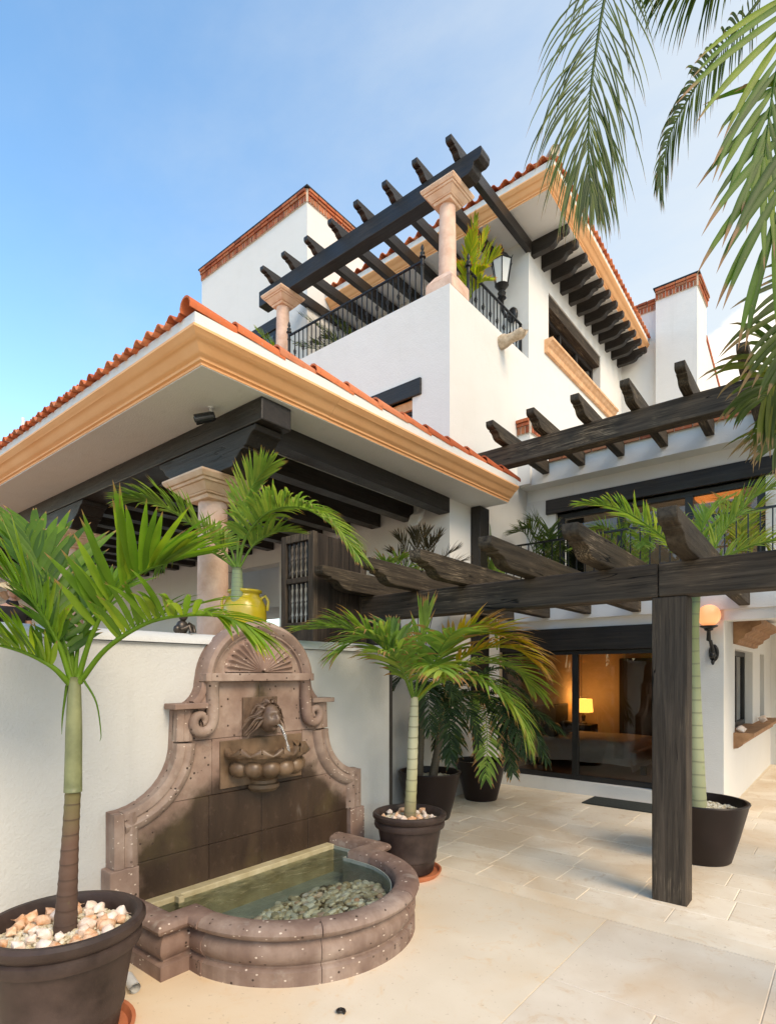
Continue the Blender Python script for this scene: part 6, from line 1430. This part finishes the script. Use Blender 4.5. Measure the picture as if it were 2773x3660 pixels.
# broad-leaved palm close on the right: trunk outside the picture
bk = thing('palm_tree', 'palm with broad arching ribbon leaflets hanging in from the right edge', 'palm', (0.75, 3.4, 0), 'overhanging palms')
ck2 = V((0.42, 3.35, 3.9)); trunk(bk, [(0.75, 3.4, -.05), (0.65, 3.4, 1.5), (0.5, 3.36, 3.0), ck2], [.12, .09, .08, .06], 'trunk_green', ringy=.03)
FK = dict(segs=8, fold=0.3)
frond(bk, [ck2] + PX_([(2960, 300, 3.0), (2900, -50, 2.95), (2820, 60, 2.9), (2760, 330, 2.85), (2730, 560, 2.82)]), 15, 0.74, 0.036, 'leaf_over', droop=.30, ang=(36, 10), lift=.1, s0=.34, seed=221, side=VR, tint=(.25, .9), stem=.016, dry=.16, baseL=.8, tipL=.8, **FK)
frond(bk, [ck2] + PX_([(3050, 500, 3.0), (2930, 250, 2.9), (2850, 420, 2.85), (2800, 640, 2.8), (2770, 800, 2.8)]), 13, 0.76, 0.040, 'leaf_over', droop=.34, ang=(38, 12), lift=.1, s0=.34, seed=222, side=VR, tint=(.2, .8), stem=.016, dry=.14, baseL=.8, tipL=.8, **FK)
frond(bk, [ck2] + PX_([(2950, 900, 3.2), (2880, 980, 3.2), (2820, 1150, 3.2), (2800, 1300, 3.2)]), 16, 0.5, 0.03, 'leaf_coco', droop=.35, ang=(55, 20), lift=.1, s0=.3, seed=223, side=VR, tint=(.2, .8), stem=.014, dry=.3, **FK)
frond(bk, [ck2] + PX_([(2960, 1330, 3.5), (2870, 1320, 3.5), (2790, 1350, 3.5), (2725, 1430, 3.5)]), 26, 0.58, 0.030, 'leaf_coco', droop=.75, ang=(66, 30), lift=.1, s0=.3, seed=224, tint=(.3, 1), stem=.014, dry=.22, **FK)
frond(bk, [ck2] + PX_([(2990, 1420, 3.6), (2900, 1470, 3.7), (2830, 1530, 3.8), (2770, 1600, 3.8)]), 26, 0.46, 0.026, 'leaf_coco', droop=.65, ang=(66, 30), lift=.1, s0=.3, seed=225, tint=(.2, .9), stem=.014, dry=.25, **FK)
for k, dv in enumerate(((0.8, -0.4, 0.7), (0.9, 0.5, 0.5))):
    d_ = V(dv); frond(bk, [ck2, ck2+d_*0.6, ck2+d_*1.1+V((0, 0, -.1)), ck2+d_*1.5+V((0, 0, -.6))], 20, 0.5, 0.034, 'leaf_over', droop=.3, s0=.25, seed=230+k, stem=.015, **FK)

# ------------------------------------------------------------------ trees added out of view to shade the courtyard and show in the glass
gt = thing('added_shade_tree', 'leafy tree added out of view to shade the courtyard, reflected in the glass doors', 'tree', (9, 5, 0), 'shade trees added around the courtyard')
trunk(gt, [(9, 5, -.1), (9.05, 5, 1.2), (8.95, 5.05, 2.4), (9, 5, 3.4)], [.17, .13, .11, .07], 'trunk_dark')
rg = random.Random(77); m = MB(); m.c = []
blobs = [(V((9+rg.uniform(-1.3, 1.3), 5+rg.uniform(-1.3, 1.3), rg.uniform(2.4, 5.4))), rg.uniform(.7, 1.15)) for _ in range(15)]
for _ in range(4200):
    c_, r_ = rg.choice(blobs); d_ = V((rg.gauss(0, 1), rg.gauss(0, 1), rg.gauss(0, 1))).normalized(); p = c_ + d_*r_*rg.uniform(.55, 1.05)
    a = V((rg.gauss(0, 1), rg.gauss(0, 1), rg.gauss(0, .5))).normalized(); b_ = a.cross(d_); b_ = b_.normalized() if b_.length > .01 else V((1, 0, 0)); s_ = rg.uniform(.09, .17)
    m.add([tuple(p-a*s_), tuple(p+b_*s_*.5), tuple(p+a*s_), tuple(p-b_*s_*.5)], [(0, 1, 2, 3)], [(0.3, rg.random()*.8, 0)]*4)
build(m, 'crown', 'leaf_dark', gt)
for (x, yy, sc_, rz) in ((9.2, 8.4, 1.1, 4.4), (2.6, -8.4, 0.9, 4), (-1.8, -9.2, 0.9, 5), (-6.2, -8.8, .85, 6)):
    copy_tree(gt, loc=(x, yy, 0), rotz=rz, scale=sc_)
